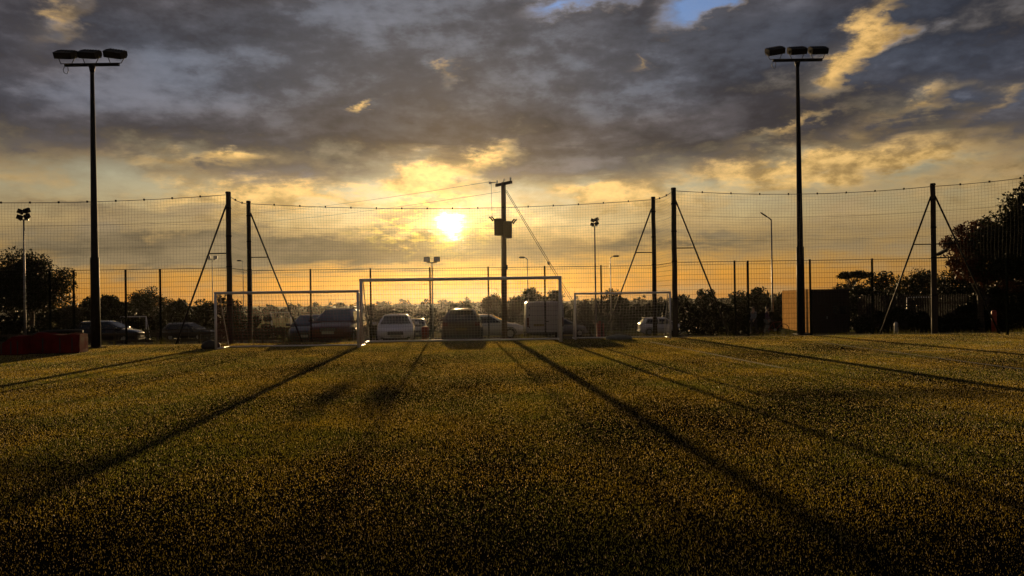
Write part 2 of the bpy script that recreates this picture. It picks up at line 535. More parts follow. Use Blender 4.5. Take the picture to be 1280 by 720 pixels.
def sheet(name, mat, ys, x0, x1, dz, nx=2):
    mb = MB()
    n = nx + 1
    for y in ys:
        for i in range(n):
            mb.v.append((x0 + (x1 - x0) * i / nx, y, gz(y) + dz))
    for j in range(len(ys) - 1):
        for i in range(nx):
            mb.face((j * n + i, j * n + i + 1, (j + 1) * n + i + 1, (j + 1) * n + i), True)
    o = mb.build(name, mat)
    o['kind'] = 'structure'
    return o


sheet('field', M['field'], [-300, 0, 29.3, 32, 34.6, 42, 48, 62, 90, 150, 420, 880], -1400, 1400, -0.04, 4)
sheet('car_park', M['asphalt'], [33.4, 34.6, 42, 48, 62, 66], -60, 45, -0.02, 3)
pitch_mb = MB().box((0, -1.4, -0.04), (80, 61.2, 0.08))
pitch = pitch_mb.build('pitch', M['turf_base'])
pitch['kind'] = 'structure'
tag(MB().box((0, 29.30, -0.05), (80, 0.18, 0.11)).build('kerb', M['gravel_path']), kind='structure')

LINES = [((4.90, 26.4), (5.75, 15.8), 0.10), ((10.25, 24.5), (10.2, 12.0), 0.10), ((10.3, 20.3), (18.0, 20.3), 0.10)]
lines_root = tag(thing('pitch_markings', None, None), kind='structure')
for a, b, w in LINES:
    a, b = Vector((*a, 0)), Vector((*b, 0))
    d = (b - a).normalized()
    s = Vector((-d.y, d.x, 0)) * (w / 2)
    mb = MB()
    mb.v = [tuple(p + Vector((0, 0, 0.004))) for p in (a + s, a - s, b - s, b + s)]
    mb.face((0, 1, 2, 3) if (b - a).cross(s).z < 0 else (3, 2, 1, 0))
    mb.build('marking', M['line_white'], lines_root)


# ------------------------------------------------------------------ grass blades of the pitch
def grass():
    rng = np.random.default_rng(5)
    D0, D1 = 2.2, 29.2
    out = []
    edges = np.concatenate([np.arange(D0, 12, 0.5), np.arange(12, D1, 1.0), [D1]])
    for a, b in zip(edges, edges[1:]):
        mid = (a + b) / 2
        half = 0.72 * mid + 2.2
        rho = 5600 * min(1.0, (7.0 / mid)) ** 0.95
        n = int(rho * (b - a) * 2 * half)
        p = np.empty((n, 2))
        p[:, 0] = rng.uniform(-half, half, n)
        p[:, 1] = rng.uniform(a, b, n)
        out.append(p)
    P = np.concatenate(out)
    # worn and lush areas, plus a thinning of near blades for a darker foreground
    def wob(x, y, k):
        r = np.random.default_rng(k)
        t = np.zeros(len(x))
        for i in range(7):
            fx, fy = r.normal(0, 1.0, 2) * (0.35 + 0.35 * i)
            t += np.sin(fx * x + fy * y + r.uniform(0, 6.28)) / (1 + 0.5 * i)
        return t / 2.2
    lush = wob(P[:, 0], P[:, 1], 3)
    fine = wob(P[:, 0] * 5, P[:, 1] * 5, 8)
    keep = rng.uniform(0, 1, len(P)) < np.clip(0.66 + 0.34 * lush + 0.06 * fine, 0.20, 1) * np.interp(P[:, 1], [3.5, 12.0], [0.72, 1.0])  # last factor drops blades towards the camera, so the foreground is darkened
    P, lush, fine = P[keep], lush[keep], fine[keep]
    n = len(P)
    d = P[:, 1]
    h = rng.gamma(3.2, 1 / 3.2, n) * 0.0092 * (1 + 0.20 * lush)
    tall = rng.uniform(0, 1, n) < 0.04
    h[tall] *= 1.5
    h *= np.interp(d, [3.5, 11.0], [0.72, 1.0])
    h *= 1 + 0.25 * np.clip((d - 8) / 20, 0, 1)
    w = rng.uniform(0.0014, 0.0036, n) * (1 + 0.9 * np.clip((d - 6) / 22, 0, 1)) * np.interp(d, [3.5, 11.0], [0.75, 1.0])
    yaw = rng.uniform(0, 2 * np.pi, n)
    dry = rng.uniform(0, 1, n) < np.clip(0.20 - 0.12 * lush, 0.04, 0.4)
    w[dry] *= 1.2
    lean = np.abs(rng.normal(0, 0.55, n))
    la = rng.uniform(0, 2 * np.pi, n)
    V = np.zeros((n, 3, 3))
    bx, by = np.cos(yaw) * w, np.sin(yaw) * w
    V[:, 0, 0], V[:, 0, 1] = P[:, 0] - bx, P[:, 1] - by
    V[:, 1, 0], V[:, 1, 1] = P[:, 0] + bx, P[:, 1] + by
    V[:, 0, 2] = V[:, 1, 2] = -0.002
    V[:, 2, 0] = P[:, 0] + np.sin(lean) * np.cos(la) * h
    V[:, 2, 1] = P[:, 1] + np.sin(lean) * np.sin(la) * h
    V[:, 2, 2] = np.cos(lean) * h + 0.003
    mi = np.where(dry, 2, 0)
    for a, b, wd in LINES:
        a, b = np.array(a), np.array(b)
        dd = (b - a) / np.linalg.norm(b - a)
        r = P - a
        t = r @ dd
        off = np.abs(r[:, 0] * -dd[1] + r[:, 1] * dd[0])
        mi[(t > 0) & (t < np.linalg.norm(b - a)) & (off < wd / 2) & (rng.uniform(0, 1, n) < 0.7)] = 1
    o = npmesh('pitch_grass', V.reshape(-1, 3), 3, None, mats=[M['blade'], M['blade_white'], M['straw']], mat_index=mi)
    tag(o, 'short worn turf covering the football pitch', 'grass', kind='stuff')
    return n


M['blade'] = leaf_material('blade', (0.40, 0.30, 0.042), trans=0.45, rough=0.5, vary=0.35, scale=0.6, spec=0.8, alt=(0.20, 0.21, 0.036))
M['straw'] = leaf_material('straw', (0.70, 0.56, 0.38), trans=0.38, rough=0.6, vary=0.25, spec=0.3)
M['blade_white'] = leaf_material('blade_white', (0.42, 0.42, 0.37), trans=0.35, rough=0.45, vary=0.05)
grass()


def verge():
    """rough longer grass and weeds along the far edge of the pitch"""
    rng = np.random.default_rng(17)
    n = 26000
    x = rng.uniform(-27, 24, n)
    y = 29.42 + rng.gamma(1.6, 0.45, n)
    dens = 0.5 + 0.5 * np.sin(x * 1.9) * np.sin(x * 0.63 + 1) + 0.25 * np.sin(x * 5.3)
    k = rng.uniform(0, 1, n) < np.clip(0.25 + 0.75 * dens, 0.05, 1)
    x, y, dens = x[k], y[k], dens[k]
    n = len(x)
    z = np.interp(y, [29.3, 32.0, 34.6], [-0.07, -0.24, -0.51])
    h = rng.gamma(3, 1 / 3, n) * (0.05 + 0.10 * np.clip(dens, 0, 1))
    w = rng.uniform(0.004, 0.010, n)
    yaw, la, lean = rng.uniform(0, 6.283, n), rng.uniform(0, 6.283, n), np.abs(rng.normal(0, .4, n))
    V = np.zeros((n, 3, 3))
    V[:, 0] = np.stack([x - np.cos(yaw) * w, y - np.sin(yaw) * w, z], 1)
    V[:, 1] = np.stack([x + np.cos(yaw) * w, y + np.sin(yaw) * w, z], 1)
    V[:, 2] = np.stack([x + np.sin(lean) * np.cos(la) * h, y + np.sin(lean) * np.sin(la) * h, z + 0.03 + np.cos(lean) * h], 1)
    tag(npmesh('verge_grass', V.reshape(-1, 3), 3, M['verge_blade']), 'rough grass and weeds along the far edge of the pitch', 'grass', kind='stuff')


M['verge_blade'] = leaf_material('verge_blade', (0.09, 0.085, 0.022), trans=0.4, rough=0.6, vary=0.4, scale=0.8, spec=0.2)
verge()

# ------------------------------------------------------------------ tall net poles, netting, mesh fence
def wires(segs, r):
    """many thin three-sided threads as one numpy mesh: segs (n,2,3)"""
    S = np.asarray(segs, dtype=float)
    a, b = S[:, 0], S[:, 1]
    d = b - a
    d /= np.linalg.norm(d, axis=1)[:, None] + 1e-12
    up = np.where(np.abs(d[:, 2:3]) > 0.9, np.array([[1.0, 0, 0]]), np.array([[0, 0, 1.0]]))
    u = np.cross(d, up)
    u /= np.linalg.norm(u, axis=1)[:, None]
    w = np.cross(d, u)
    quads = []
    ring = [(math.cos(t) * u + math.sin(t) * w) * r for t in (0.5, 0.5 + 2.094, 0.5 + 4.189)]
    for k in range(3):
        p, q = ring[k], ring[(k + 1) % 3]
        quads.append(np.stack([a + p, a + q, b + q, b + p], axis=1))
    return np.concatenate(quads).reshape(-1, 3)


POLE_H = 5.92


def brace_pts(base, ang):
    """foot of a raking brace, 2.2 m out from a pole"""
    return Vector((base[0] + 2.25 * math.cos(ang), base[1] + 2.25 * math.sin(ang), 0))


def net_pole(label, base, braces, r=0.105, lamp=None):
    t = thing('net_pole', label, 'pole', (base[0], base[1], 0), 0, 'tall poles that carry the ball stop net')
    mb = MB()
    zs = np.linspace(-0.4, POLE_H, 9)
    mb.tube([(random.uniform(-.008, .008), random.uniform(-.008, .008), z) for z in zs], [r * (1.08 - 0.16 * i / 8) for i in range(9)], 12)
    p = mb.build('pole', M['dark_timber'], t)
    MB().tube([(0, 0, POLE_H - .02), (0, 0, POLE_H + .05)], [r * 1.08, r * 0.9], 12).build('cap', M['black_metal'], t)
    for ang in braces:
        c, s = math.cos(ang), math.sin(ang)
        b = MB().tube([(c * .08, s * .08, 5.45), (c * 2.25, s * 2.25, -0.22)], 0.034, 8).build('brace', M['black_metal'], t)
        k = (5.45 - 3.55) / 5.5 * 2.17 + .08
        MB().tube([(c * .08, s * .08, 3.55), (c * k, s * k, 3.55)], 0.022, 6).build('strut', M['black_metal'], b)
    for z in (1.5, 3.0, 4.2, 5.3):
        MB().tube([(0, 0, z), (0, 0, z + .05)], r * 1.10, 12).build('band', M['black_metal'], t)
    if lamp:
        l = MB().box((0.30, -0.05, 3.22), (0.42, 0.20, 0.10), Matrix.Rotation(rad(-28), 3, 'Y')).build('lamp', M['black_metal'], t)
        MB().tube([(0.05, 0, 3.02), (0.52, -0.02, 3.02)], 0.02, 6).build('bracket', M['black_metal'], l)
        MB().tube([(0.26, -0.02, 3.02), (0.30, -0.04, 3.20)], 0.015, 6).build('stem', M['black_metal'], l)
    return t


P0, P1, P2, P3, P4, P5, P6, P7 = (-26.0, 28.2), (-11.08, 29.2), (-11.22, 31.85), (6.20, 32.35), (6.53, 29.8), (16.8, 29.6), (20.35, 24.6), (22.6, 18.0)
net_pole('tall dark timber pole left of the goals, the nearer of the left pair', P1, [rad(178)])
net_pole('tall dark timber pole left of the goals, the farther of the left pair', P2, [rad(1)], 0.095)
net_pole('tall dark timber pole behind the small right goal, the farther of the right pair', P3, [rad(181)], 0.095)
net_pole('tall dark timber pole right of the goals, the nearer of the right pair', P4, [rad(-1)])
net_pole('lone tall pole with two raking braces and a lamp near the right trees', P5, [rad(180), rad(-28)], lamp=True)


def net_bay(label, a, b, sag, sagmid=0.0):
    a, b = Vector((*a, 0)), Vector((*b, 0))
    L = (b - a).length
    d = (b - a).normalized()
    t = thing('ball_stop_net', label, 'net', tuple((a + b) / 2), 0, 'bays of ball stop netting')
    o = (a + b) / 2
    n = max(2, int(L / 0.12))
    xs = np.linspace(0.05, L - 0.05, n)

    def top(x):
        k = x / L
        return 5.84 - sag * 4 * k * (1 - k)
    rng = np.random.default_rng(int(L * 100))
    segs = []
    zlev = np.arange(2.86, 5.86, 0.12)
    off = (a - o)
    wob = lambda x, z: 0.018 * math.sin(x * 1.7 + z * 2.3) + 0.012 * math.sin(x * 4.1 - z)

    def pt(x, f):
        z = 2.86 + (top(x) - 2.86) * f
        q = off + d * (x + wob(x, z)) + Vector((-d.y, d.x, 0)) * (0.04 * math.sin(x * 0.9 + z * 1.1))
        return (q.x, q.y, z + 0.6 * wob(z * 3, x))
    fr = np.linspace(0, 1, 7)
    for x in xs:
        ps = [pt(x, f) for f in fr]
        segs += list(zip(ps, ps[1:]))
    m = max(2, int(L / 0.5))
    xh = np.linspace(0.05, L - 0.05, m)
    for f in np.linspace(0, 1, len(zlev)):
        ps = [pt(x, f) for x in xh]
        segs += list(zip(ps, ps[1:]))
    g = npmesh('netting', wires(segs, 0.0025), 4, M['net_black'], t)
    g['kind'] = 'stuff'
    for f, r in ((1.0, 0.011), (0.67, 0.0045), (0.34, 0.0045)):
        k = max(4, int(L * 2))
        ps, rs = [], []
        for i in range(k + 1):
            x = L * i / k
            z = (2.86 + (top(x) - 2.86) * f) + (0.012 if f == 1.0 else 0.0)
            q = off + d * x
            ps.append((q.x, q.y, z))
            rs.append(r)
        MB().tube(ps, rs, 5).build('cable', M['wire'], t)
        if f == 1.0:
            for i in range(1, int(L / 1.15) + 1):
                x = L * i / (int(L / 1.15) + 1)
                q = off + d * x
                MB().box((q.x, q.y, top(x) + 0.02), (0.05, 0.05, 0.075)).build('clip', M['black_metal'], t)
    return t


net_bay('fine black netting hung between the left pole pair and the left picture edge', P0, P1, 0.28)
net_bay('narrow return of netting between the two left poles', P1, P2, 0.10)
net_bay('wide bay of fine black netting behind the goals across the sun', P2, P3, 0.30)
net_bay('narrow return of netting between the two right poles', P3, P4, 0.08)
net_bay('bay of fine black netting behind the right floodlight mast', P4, P5, 0.22)
net_bay('netting rising towards the viewer at the right edge above the trees', P5, P6, 0.12)


def mesh_fence(label, pts, H=3.0, braces=()):
    """posts at the given points, one weldmesh panel per bay"""
    o = Vector((*pts[0], 0))
    t = thing('mesh_fence', label, 'fence', (o.x, o.y, 0), 0, 'dark weldmesh fence round the pitch')
    for p in pts:
        q = Vector((*p, 0)) - o
        po = MB().box((q.x, q.y, H / 2 - .2), (0.06, 0.06, H + .4)).build('post', M['fence_green'], t)
        MB().box((q.x, q.y, H + .012), (0.068, 0.068, 0.025)).build('cap', M['black_metal'], po)
    for a, b in zip(pts, pts[1:]):
        a, b = Vector((*a, 0)) - o, Vector((*b, 0)) - o
        L = (b - a).length
        d = (b - a).normalized()
        nrm = Vector((d.y, -d.x, 0)) * 0.036
        segs, hs = [], []
        for x in np.linspace(0.04, L - 0.04, max(2, int(L / 0.10))):
            p = a + d * x + nrm
            segs.append(((p.x, p.y, -0.16), (p.x, p.y, H - 0.02)))
        for z in np.arange(-0.12, H, 0.2):
            for dz in (0.0,):
                p, q = a + d * 0.03 + nrm * 1.2, a + d * (L - 0.03) + nrm * 1.2
                hs.append(((p.x, p.y, z + dz), (q.x, q.y, z + dz)))
        V = np.concatenate([wires(segs, 0.0032), wires(hs, 0.006)])
        g = npmesh('panel', V, 4, M['fence_green'], t)
        g['kind'] = 'stuff'
    a, b = Vector((*pts[0], H - .01)) - o, Vector((*pts[-1], H - .01)) - o
    MB().tube([a, b], 0.011, 6).build('top_rail', M['fence_green'], t)
    return t


mesh_fence('dark wire mesh fence on the left behind the floodlight mast', [(-26, 30.2), (-23.4, 30.22), (-20.9, 30.25), (-18.81, 30.3), (-17.84, 30.3), (-15.72, 30.3), (-14.22, 30.1), (-11.17, 29.42)])
mesh_fence('dark wire mesh fence behind the goals with the cars beyond it', [(-11.2, 32.0), (-8.65, 32.0), (-6.07, 32.0), (-3.52, 32.05), (-1.01, 32.1), (1.43, 32.15), (3.87, 32.2), (6.2, 32.52)])
mesh_fence('short return of mesh fence between the left pole pair', [(-11.19, 29.5), (-11.27, 31.95)])
mesh_fence('short return of mesh fence between the right pole pair', [(6.22, 32.45), (6.57, 30.0)])
mesh_fence('dark wire mesh fence on the right behind the floodlight mast', [(6.58, 29.93), (8.96, 29.9), (11.93, 29.75), (14.39, 29.7), (16.84, 29.76)])
mesh_fence('dark wire mesh fence at the right edge in front of the dark trees', [(16.9, 29.82), (18.3, 27.5), (19.7, 25.4), (21.1, 23.3)])
mesh_fence('pair of posts of a mesh gate beyond the right fence', [(9.53, 30.02), (9.80, 30.9)])

# ------------------------------------------------------------------ goals
def goal(name, label, loc, W, H, depth, rp, rz=0.0, top_depth=0.35, netmat='net_white', sp=0.12, thread=0.0032):
    t = thing(name, label, 'goal', loc, rz, 'football goals')
    h = W / 2
    for s in (-1, 1):
        MB().tube([(s * h, 0, 0), (s * h, 0, H + rp * .2)], rp, 12).build('post', M['white_paint'], t)
        MB().tube([(s * h, rp * .5, rp * .6), (s * h, depth, rp * .6)], rp * .62, 8).build('side_bar', M['white_paint'], t)
        MB().tube([(s * h, 0.02, H - .02), (s * (h - .01), top_depth, H - .05), (s * (h - .01), depth - .05, rp)], rp * .32, 6).build('net_stanchion', M['white_paint'], t)
    MB().tube([(-h - rp * .9, 0, H), (h + rp * .9, 0, H)], rp, 12).build('crossbar', M['white_paint'], t)
    MB().tube([(-h - rp * .5, depth, rp * .6), (h + rp * .5, depth, rp * .6)], rp * .62, 8).build('ground_bar', M['white_paint'], t)
    segs = []

    def back(x, f):
        # f 0 at crossbar .. 1 at the ground bar
        sagx = 0.10 * math.sin(math.pi * min(1, max(0, (x + h) / W))) * math.sin(math.pi * f)
        tot = top_depth + math.hypot(depth - top_depth, H)
        u = f * tot
        if u < top_depth:
            return (x, u + .03, H - .02 - sagx)
        k = (u - top_depth) / (tot - top_depth)
        return (x + 0.01 * math.sin(k * 9 + x * 3), top_depth + (depth - top_depth) * k - sagx * .8, (H - .02) * (1 - k) + .04 * k - sagx * .3)
    tot = top_depth + math.hypot(depth - top_depth, H)
    nf = int(tot / sp)
    nx = int(W / sp)
    fs = np.linspace(0, 1, nf + 1)
    xs = np.linspace(-h + .02, h - .02, nx + 1)
    for x in xs:
        ps = [back(x, f) for f in fs[::2]]
        segs += list(zip(ps, ps[1:]))
    for f in fs:
        ps = [back(x, f) for x in xs[::2]]
        segs += list(zip(ps, ps[1:]))
    for s in (-1, 1):           # side nets
        for z in np.arange(0.06, H, sp):
            k = 1 - z / H
            y1 = top_depth + (depth - top_depth) * k
            segs.append(((s * h, 0.0, z), (s * h, y1, z)))
        for y in np.arange(0.02, depth, sp):
            z1 = H if y < top_depth else H * (1 - (y - top_depth) / (depth - top_depth))
            segs.append(((s * h, y, 0.04), (s * h, y, z1)))
    g = npmesh('net', wires(segs, thread), 4, M[netmat], t)
    g['kind'] = 'stuff'
    return t


goal('football_goal', 'large white full size goal in the middle, in front of the parked cars', (-1.88, 27.35, 0), 7.32, 2.36, 1.5, 0.058, rad(0.4))
goal('football_goal', 'medium white goal on the left with a dark red net', (-7.72, 25.5, 0), 4.85, 1.93, 1.25, 0.042, rad(1.2), netmat='net_red', thread=0.0034)
goal('football_goal', 'small white goal on the right between the pole pair and the large goal', (4.25, 28.6, 0), 3.66, 1.77, 1.1, 0.036, rad(1.0))


def bag(label, loc, size, rz, mat, group):
    """a slumped sand filled weight bag"""
    mb = MB()
    rings = []
    for i in range(9):
        k = i / 8
        prof = max(0.12, math.sin(math.pi * (0.06 + 0.88 * k))) ** 0.5
        r = []
        for j in range(14):
            t = 2 * math.pi * j / 14
            n = 1 + 0.08 * math.sin(5 * t + i * 1.7) + 0.05 * math.sin(3 * t - i)
            z = math.sin(t)
            r.append(((k - .5) * size[0], math.cos(t) * size[1] / 2 * prof * n, max(-0.42, z) * size[2] * .7 * prof * n + size[2] * .28 + (1 - prof) * -.04))
        rings.append(r)
    mb.loft(rings)
    t = thing('sandbag', label, 'sandbag', loc, rz, group)
    mb.build('sack', M[mat], t)
    MB().tube([(-size[0] * .3, 0, size[2] * .9), (-size[0] * .12, 0, size[2] * 1.15), (size[0] * .12, 0, size[2] * 1.15), (size[0] * .3, 0, size[2] * .9)], 0.012, 6).build('handle', M['black_bag'], t)
    return t


bag('black sandbag against the left post of the medium goal', (-10.5, 25.9, 0), (0.62, 0.34, 0.32), rad(20), 'black_bag', 'weights by the goals')
bag('long grey sandbag lying on the ground bar of the small right goal', (4.05, 28.35, 0), (1.0, 0.36, 0.20), rad(4), 'sandbag', 'weights by the goals')


# ------------------------------------------------------------------ floodlight masts
def mast(label, loc, H, yaws, lamp_rz):
    t = thing('floodlight_mast', label, 'floodlight', loc, lamp_rz, 'floodlight masts')
    MB().tube([(0, 0, 0), (0, 0, H * .32), (0, 0, H * .322), (0, 0, H)], [0.165, 0.150, 0.125, 0.065], 16).build('pole', M['black_metal'], t)
    MB().box((0, 0, 0.02), (0.5, 0.5, 0.04)).build('base_plate', M['black_metal'], t)
    MB().box((0, -0.165, 0.9), (0.14, 0.02, 0.5)).build('access_door', M['black_metal'], t)
    MB().tube([(0, 0, H - .22), (0, 0, H + .02)], [0.075, 0.12], 12).build('collar', M['black_metal'], t)
    MB().box((0, 0, H + .05), (2.0, 0.10, 0.10)).build('crossarm', M['black_metal'], t)
    for i, (x, yaw, roll) in enumerate(yaws):
        R = Matrix.Rotation(rad(yaw), 3, 'Z') @ Matrix.Rotation(rad(roll), 3, 'Y') @ Matrix.Rotation(rad(26), 3, 'X')
        c = Vector((x, 0.0, H + .44))
        mb = MB()
        # wedge housing: broad finned back, shallow front
        w, f = 0.33, 0.02
        prof = [(-0.25, -0.12), (-0.27, 0.10), (-0.02, 0.135), (0.20, 0.12), (0.22, -0.03), (0.12, -0.125)]
        mb.loft([[tuple(c + R @ Vector((sx, a, b))) for a, b in prof] for sx in (-w, -w * .93, w * .93, w)], smooth=False)
        hsg = mb.build('lamp', M['black_metal'], t)
        g = MB()
        g.slab([c + R @ Vector(p) for p in ((-.285, -.235, -.121), (-.285, .105, -.125), (.285, .105, -.125), (.285, -.235, -.121))], 0.010, 0.008)
        g.build('lens', M['lamp_glass'], hsg)
        for k in range(6):
            xx = -.26 + .104 * k
            MB().box(c + R @ Vector((xx, .05, .13)), (0.012, 0.28, 0.04), R).build('fin', M['black_metal'], hsg)
        br = MB().tube([c + R @ Vector((-.345, 0.0, 0)), c + R @ Vector((-.345, 0, -.05)), Vector((x - .20, 0, H + .10)), Vector((x + .20, 0, H + .10)), c + R @ Vector((.345, 0, -.05)), c + R @ Vector((.345, 0, 0))], 0.016, 6)
        br.build('bracket', M['black_metal'], hsg)
    MB().tube([(-1.0, 0, H + .02), (-1.06, -.02, H - .12), (-1.02, -.02, H - .24), (-.93, 0, H - .28), (-.88, 0, H - .16), (-.90, 0, H + .02)], 0.012, 6).build('cable', M['wire'], t)
    return t


mast('tall floodlight mast with three lamps on the left of the pitch', (-15.4, 27.5, 0), 10.42, [(-0.95, -3, 4), (-0.06, -3, 5), (0.88, -2, 9)], rad(0))
mast('tall floodlight mast with three lamps on the right of the pitch', (11.76, 30.3, 0), 11.12, [(-0.92, 3, -10), (-0.02, 3, -4), (0.84, 3, -2)], rad(0))


# ------------------------------------------------------------------ red covered boxes by the left touchline
def red_box(label, loc, rz, W, D, H, slope, black_top):
    t = thing('covered_box', label, 'covered box', loc, rz, 'red covered boxes by the touchline')
    prof = []
    rings = []
    for i in range(7):
        k = i / 6
        x = (k - .5) * W
        hh = H * (slope + (1 - slope) * min(1, k * 1.6)) if slope < 1 else H * (0.93 + 0.07 * math.sin(k * 6.5 + .6)) * (0.80 if i == 0 else 0.90 if i == 6 else 1.0)
        ins = 0.03 if i in (0, 6) else 0.0
        s = 0.012 * math.sin(i * 2.3)
        rings.append([(x, -D / 2 + ins + s, 0.03), (x, -D / 2 + ins - s, hh * .55), (x, -D / 2 + ins + .03, hh), (x, 0, hh + .03 - s), (x, D / 2 - ins - .03, hh), (x, D / 2 - ins, hh * .5), (x, D / 2 - ins, 0.03)])
    MB().loft(rings, smooth=False).build('cover', M['red_cloth'], t)
    MB().box((0, 0, 0.02), (W * .98, D * .95, 0.04)).build('base', M['black_metal'], t)
    for k in (-.22, .12, .36):
        MB().box((k * W, -D / 2 - .018, H * .42), (0.035, 0.012, H * .66)).build('strap', M['black_bag'], t)
    if black_top:
        MB().tube([(-W * .5, -.05, H * slope * .9), (-W * .2, -.1, H * 1.04), (W * .2, -.06, H * 1.06), (W * .49, -.02, H * 1.02)], 0.05, 8).build('rolled_edge', M['black_bag'], t)
    return t


red_box('low dark red fabric covered box on the left by the floodlight mast', (-15.05, 24.7, 0), rad(7), 1.55, 0.7, 0.70, 1.0, True)
red_box('small dark red wedge shaped cover at the left picture edge', (-16.15, 24.1, 0), rad(5), 0.85, 0.7, 0.60, 0.35, False)

# ------------------------------------------------------------------ cars
def ring_body(y, w, z0, z1, crown=0.02):
    return [(-w * .82, y, z0), (-w * .98, y, z0 + .10), (-w, y, z0 + (z1 - z0) * .55), (-w * .975, y, z1 - .07), (-w * .90, y, z1), (-w * .45, y, z1 + crown), (w * .45, y, z1 + crown),
            (w * .90, y, z1), (w * .975, y, z1 - .07), (w, y, z0 + (z1 - z0) * .55), (w * .98, y, z0 + .10), (w * .82, y, z0)]


def wheel(parent, x, y, r, w=0.2):
    s = 1 if x > 0 else -1
    mb = MB()
    prof = [(r * .62, 0), (r * .93, 0), (r, w * .15), (r, w * .85), (r * .93, w), (r * .62, w)]
    rings = []
    for k in range(18):
        t = 2 * math.pi * k / 18
        rings.append([(x - s * q, y + math.cos(t) * p, r + math.sin(t) * p) for p, q in prof])
    mb.loft(rings + [rings[0]], cap=False)
    o = mb.build('wheel', M['tyre'], parent)
    R = MB()
    for k in range(18):
        pass
    ring_o = [(x - s * .02, y + math.cos(2 * math.pi * k / 18) * r * .63, r + math.sin(2 * math.pi * k / 18) * r * .63) for k in range(18)]
    ring_i = [(x - s * .05, y + math.cos(2 * math.pi * k / 18) * r * .50, r + math.sin(2 * math.pi * k / 18) * r * .50) for k in range(18)]
    ring_c = [(x - s * .02, y + math.cos(2 * math.pi * k / 18) * r * .12, r + math.sin(2 * math.pi * k / 18) * r * .12) for k in range(18)]
    R.loft([ring_o, ring_i, ring_c])
    R.build('rim', M['rim'], o)
    return o


CARS = {
    # stations of the lower body (y, half width, z low, z high); cabin: belt z, roof z, y of rear glass foot, roof rear, roof front, windscreen foot
    'sedan': dict(st=[(-2.30, .66, .46, .86), (-2.22, .82, .32, .98), (-1.85, .89, .22, 1.02), (-1.0, .91, .20, .97), (0, .91, .19, .95), (.85, .91, .19, .94), (1.25, .90, .20, .93), (1.85, .87, .21, .84), (2.18, .79, .28, .72), (2.30, .62, .38, .62)],
                  belt=.93, roof=1.43, cab=(-1.95, -.85, .30, 1.20), wb=.86, wr=.62, ax=(-1.35, 1.42), r=.32),
    'hatch': dict(st=[(-1.95, .68, .42, .92), (-1.90, .80, .28, 1.0), (-1.6, .86, .20, 1.0), (-.8, .87, .18, .96), (0, .87, .18, .94), (.8, .87, .18, .93), (1.05, .86, .18, .93), (1.6, .83, .20, .84), (1.88, .74, .28, .72), (1.97, .58, .38, .62)],
                  belt=.93, roof=1.47, cab=(-1.93, -1.45, .15, 1.12), wb=.83, wr=.61, ax=(-1.25, 1.22), r=.30),
    'suv': dict(st=[(-2.25, .74, .50, 1.02), (-2.20, .86, .34, 1.10), (-1.9, .92, .26, 1.10), (-1.0, .93, .24, 1.07), (0, .93, .23, 1.05), (.85, .93, .23, 1.05), (1.15, .92, .24, 1.05), (1.75, .90, .26, .99), (2.12, .83, .32, .88), (2.25, .68, .44, .76)],
                belt=1.05, roof=1.66, cab=(-2.22, -1.75, .20, 1.18), wb=.89, wr=.62, ax=(-1.35, 1.38), r=.36),
}


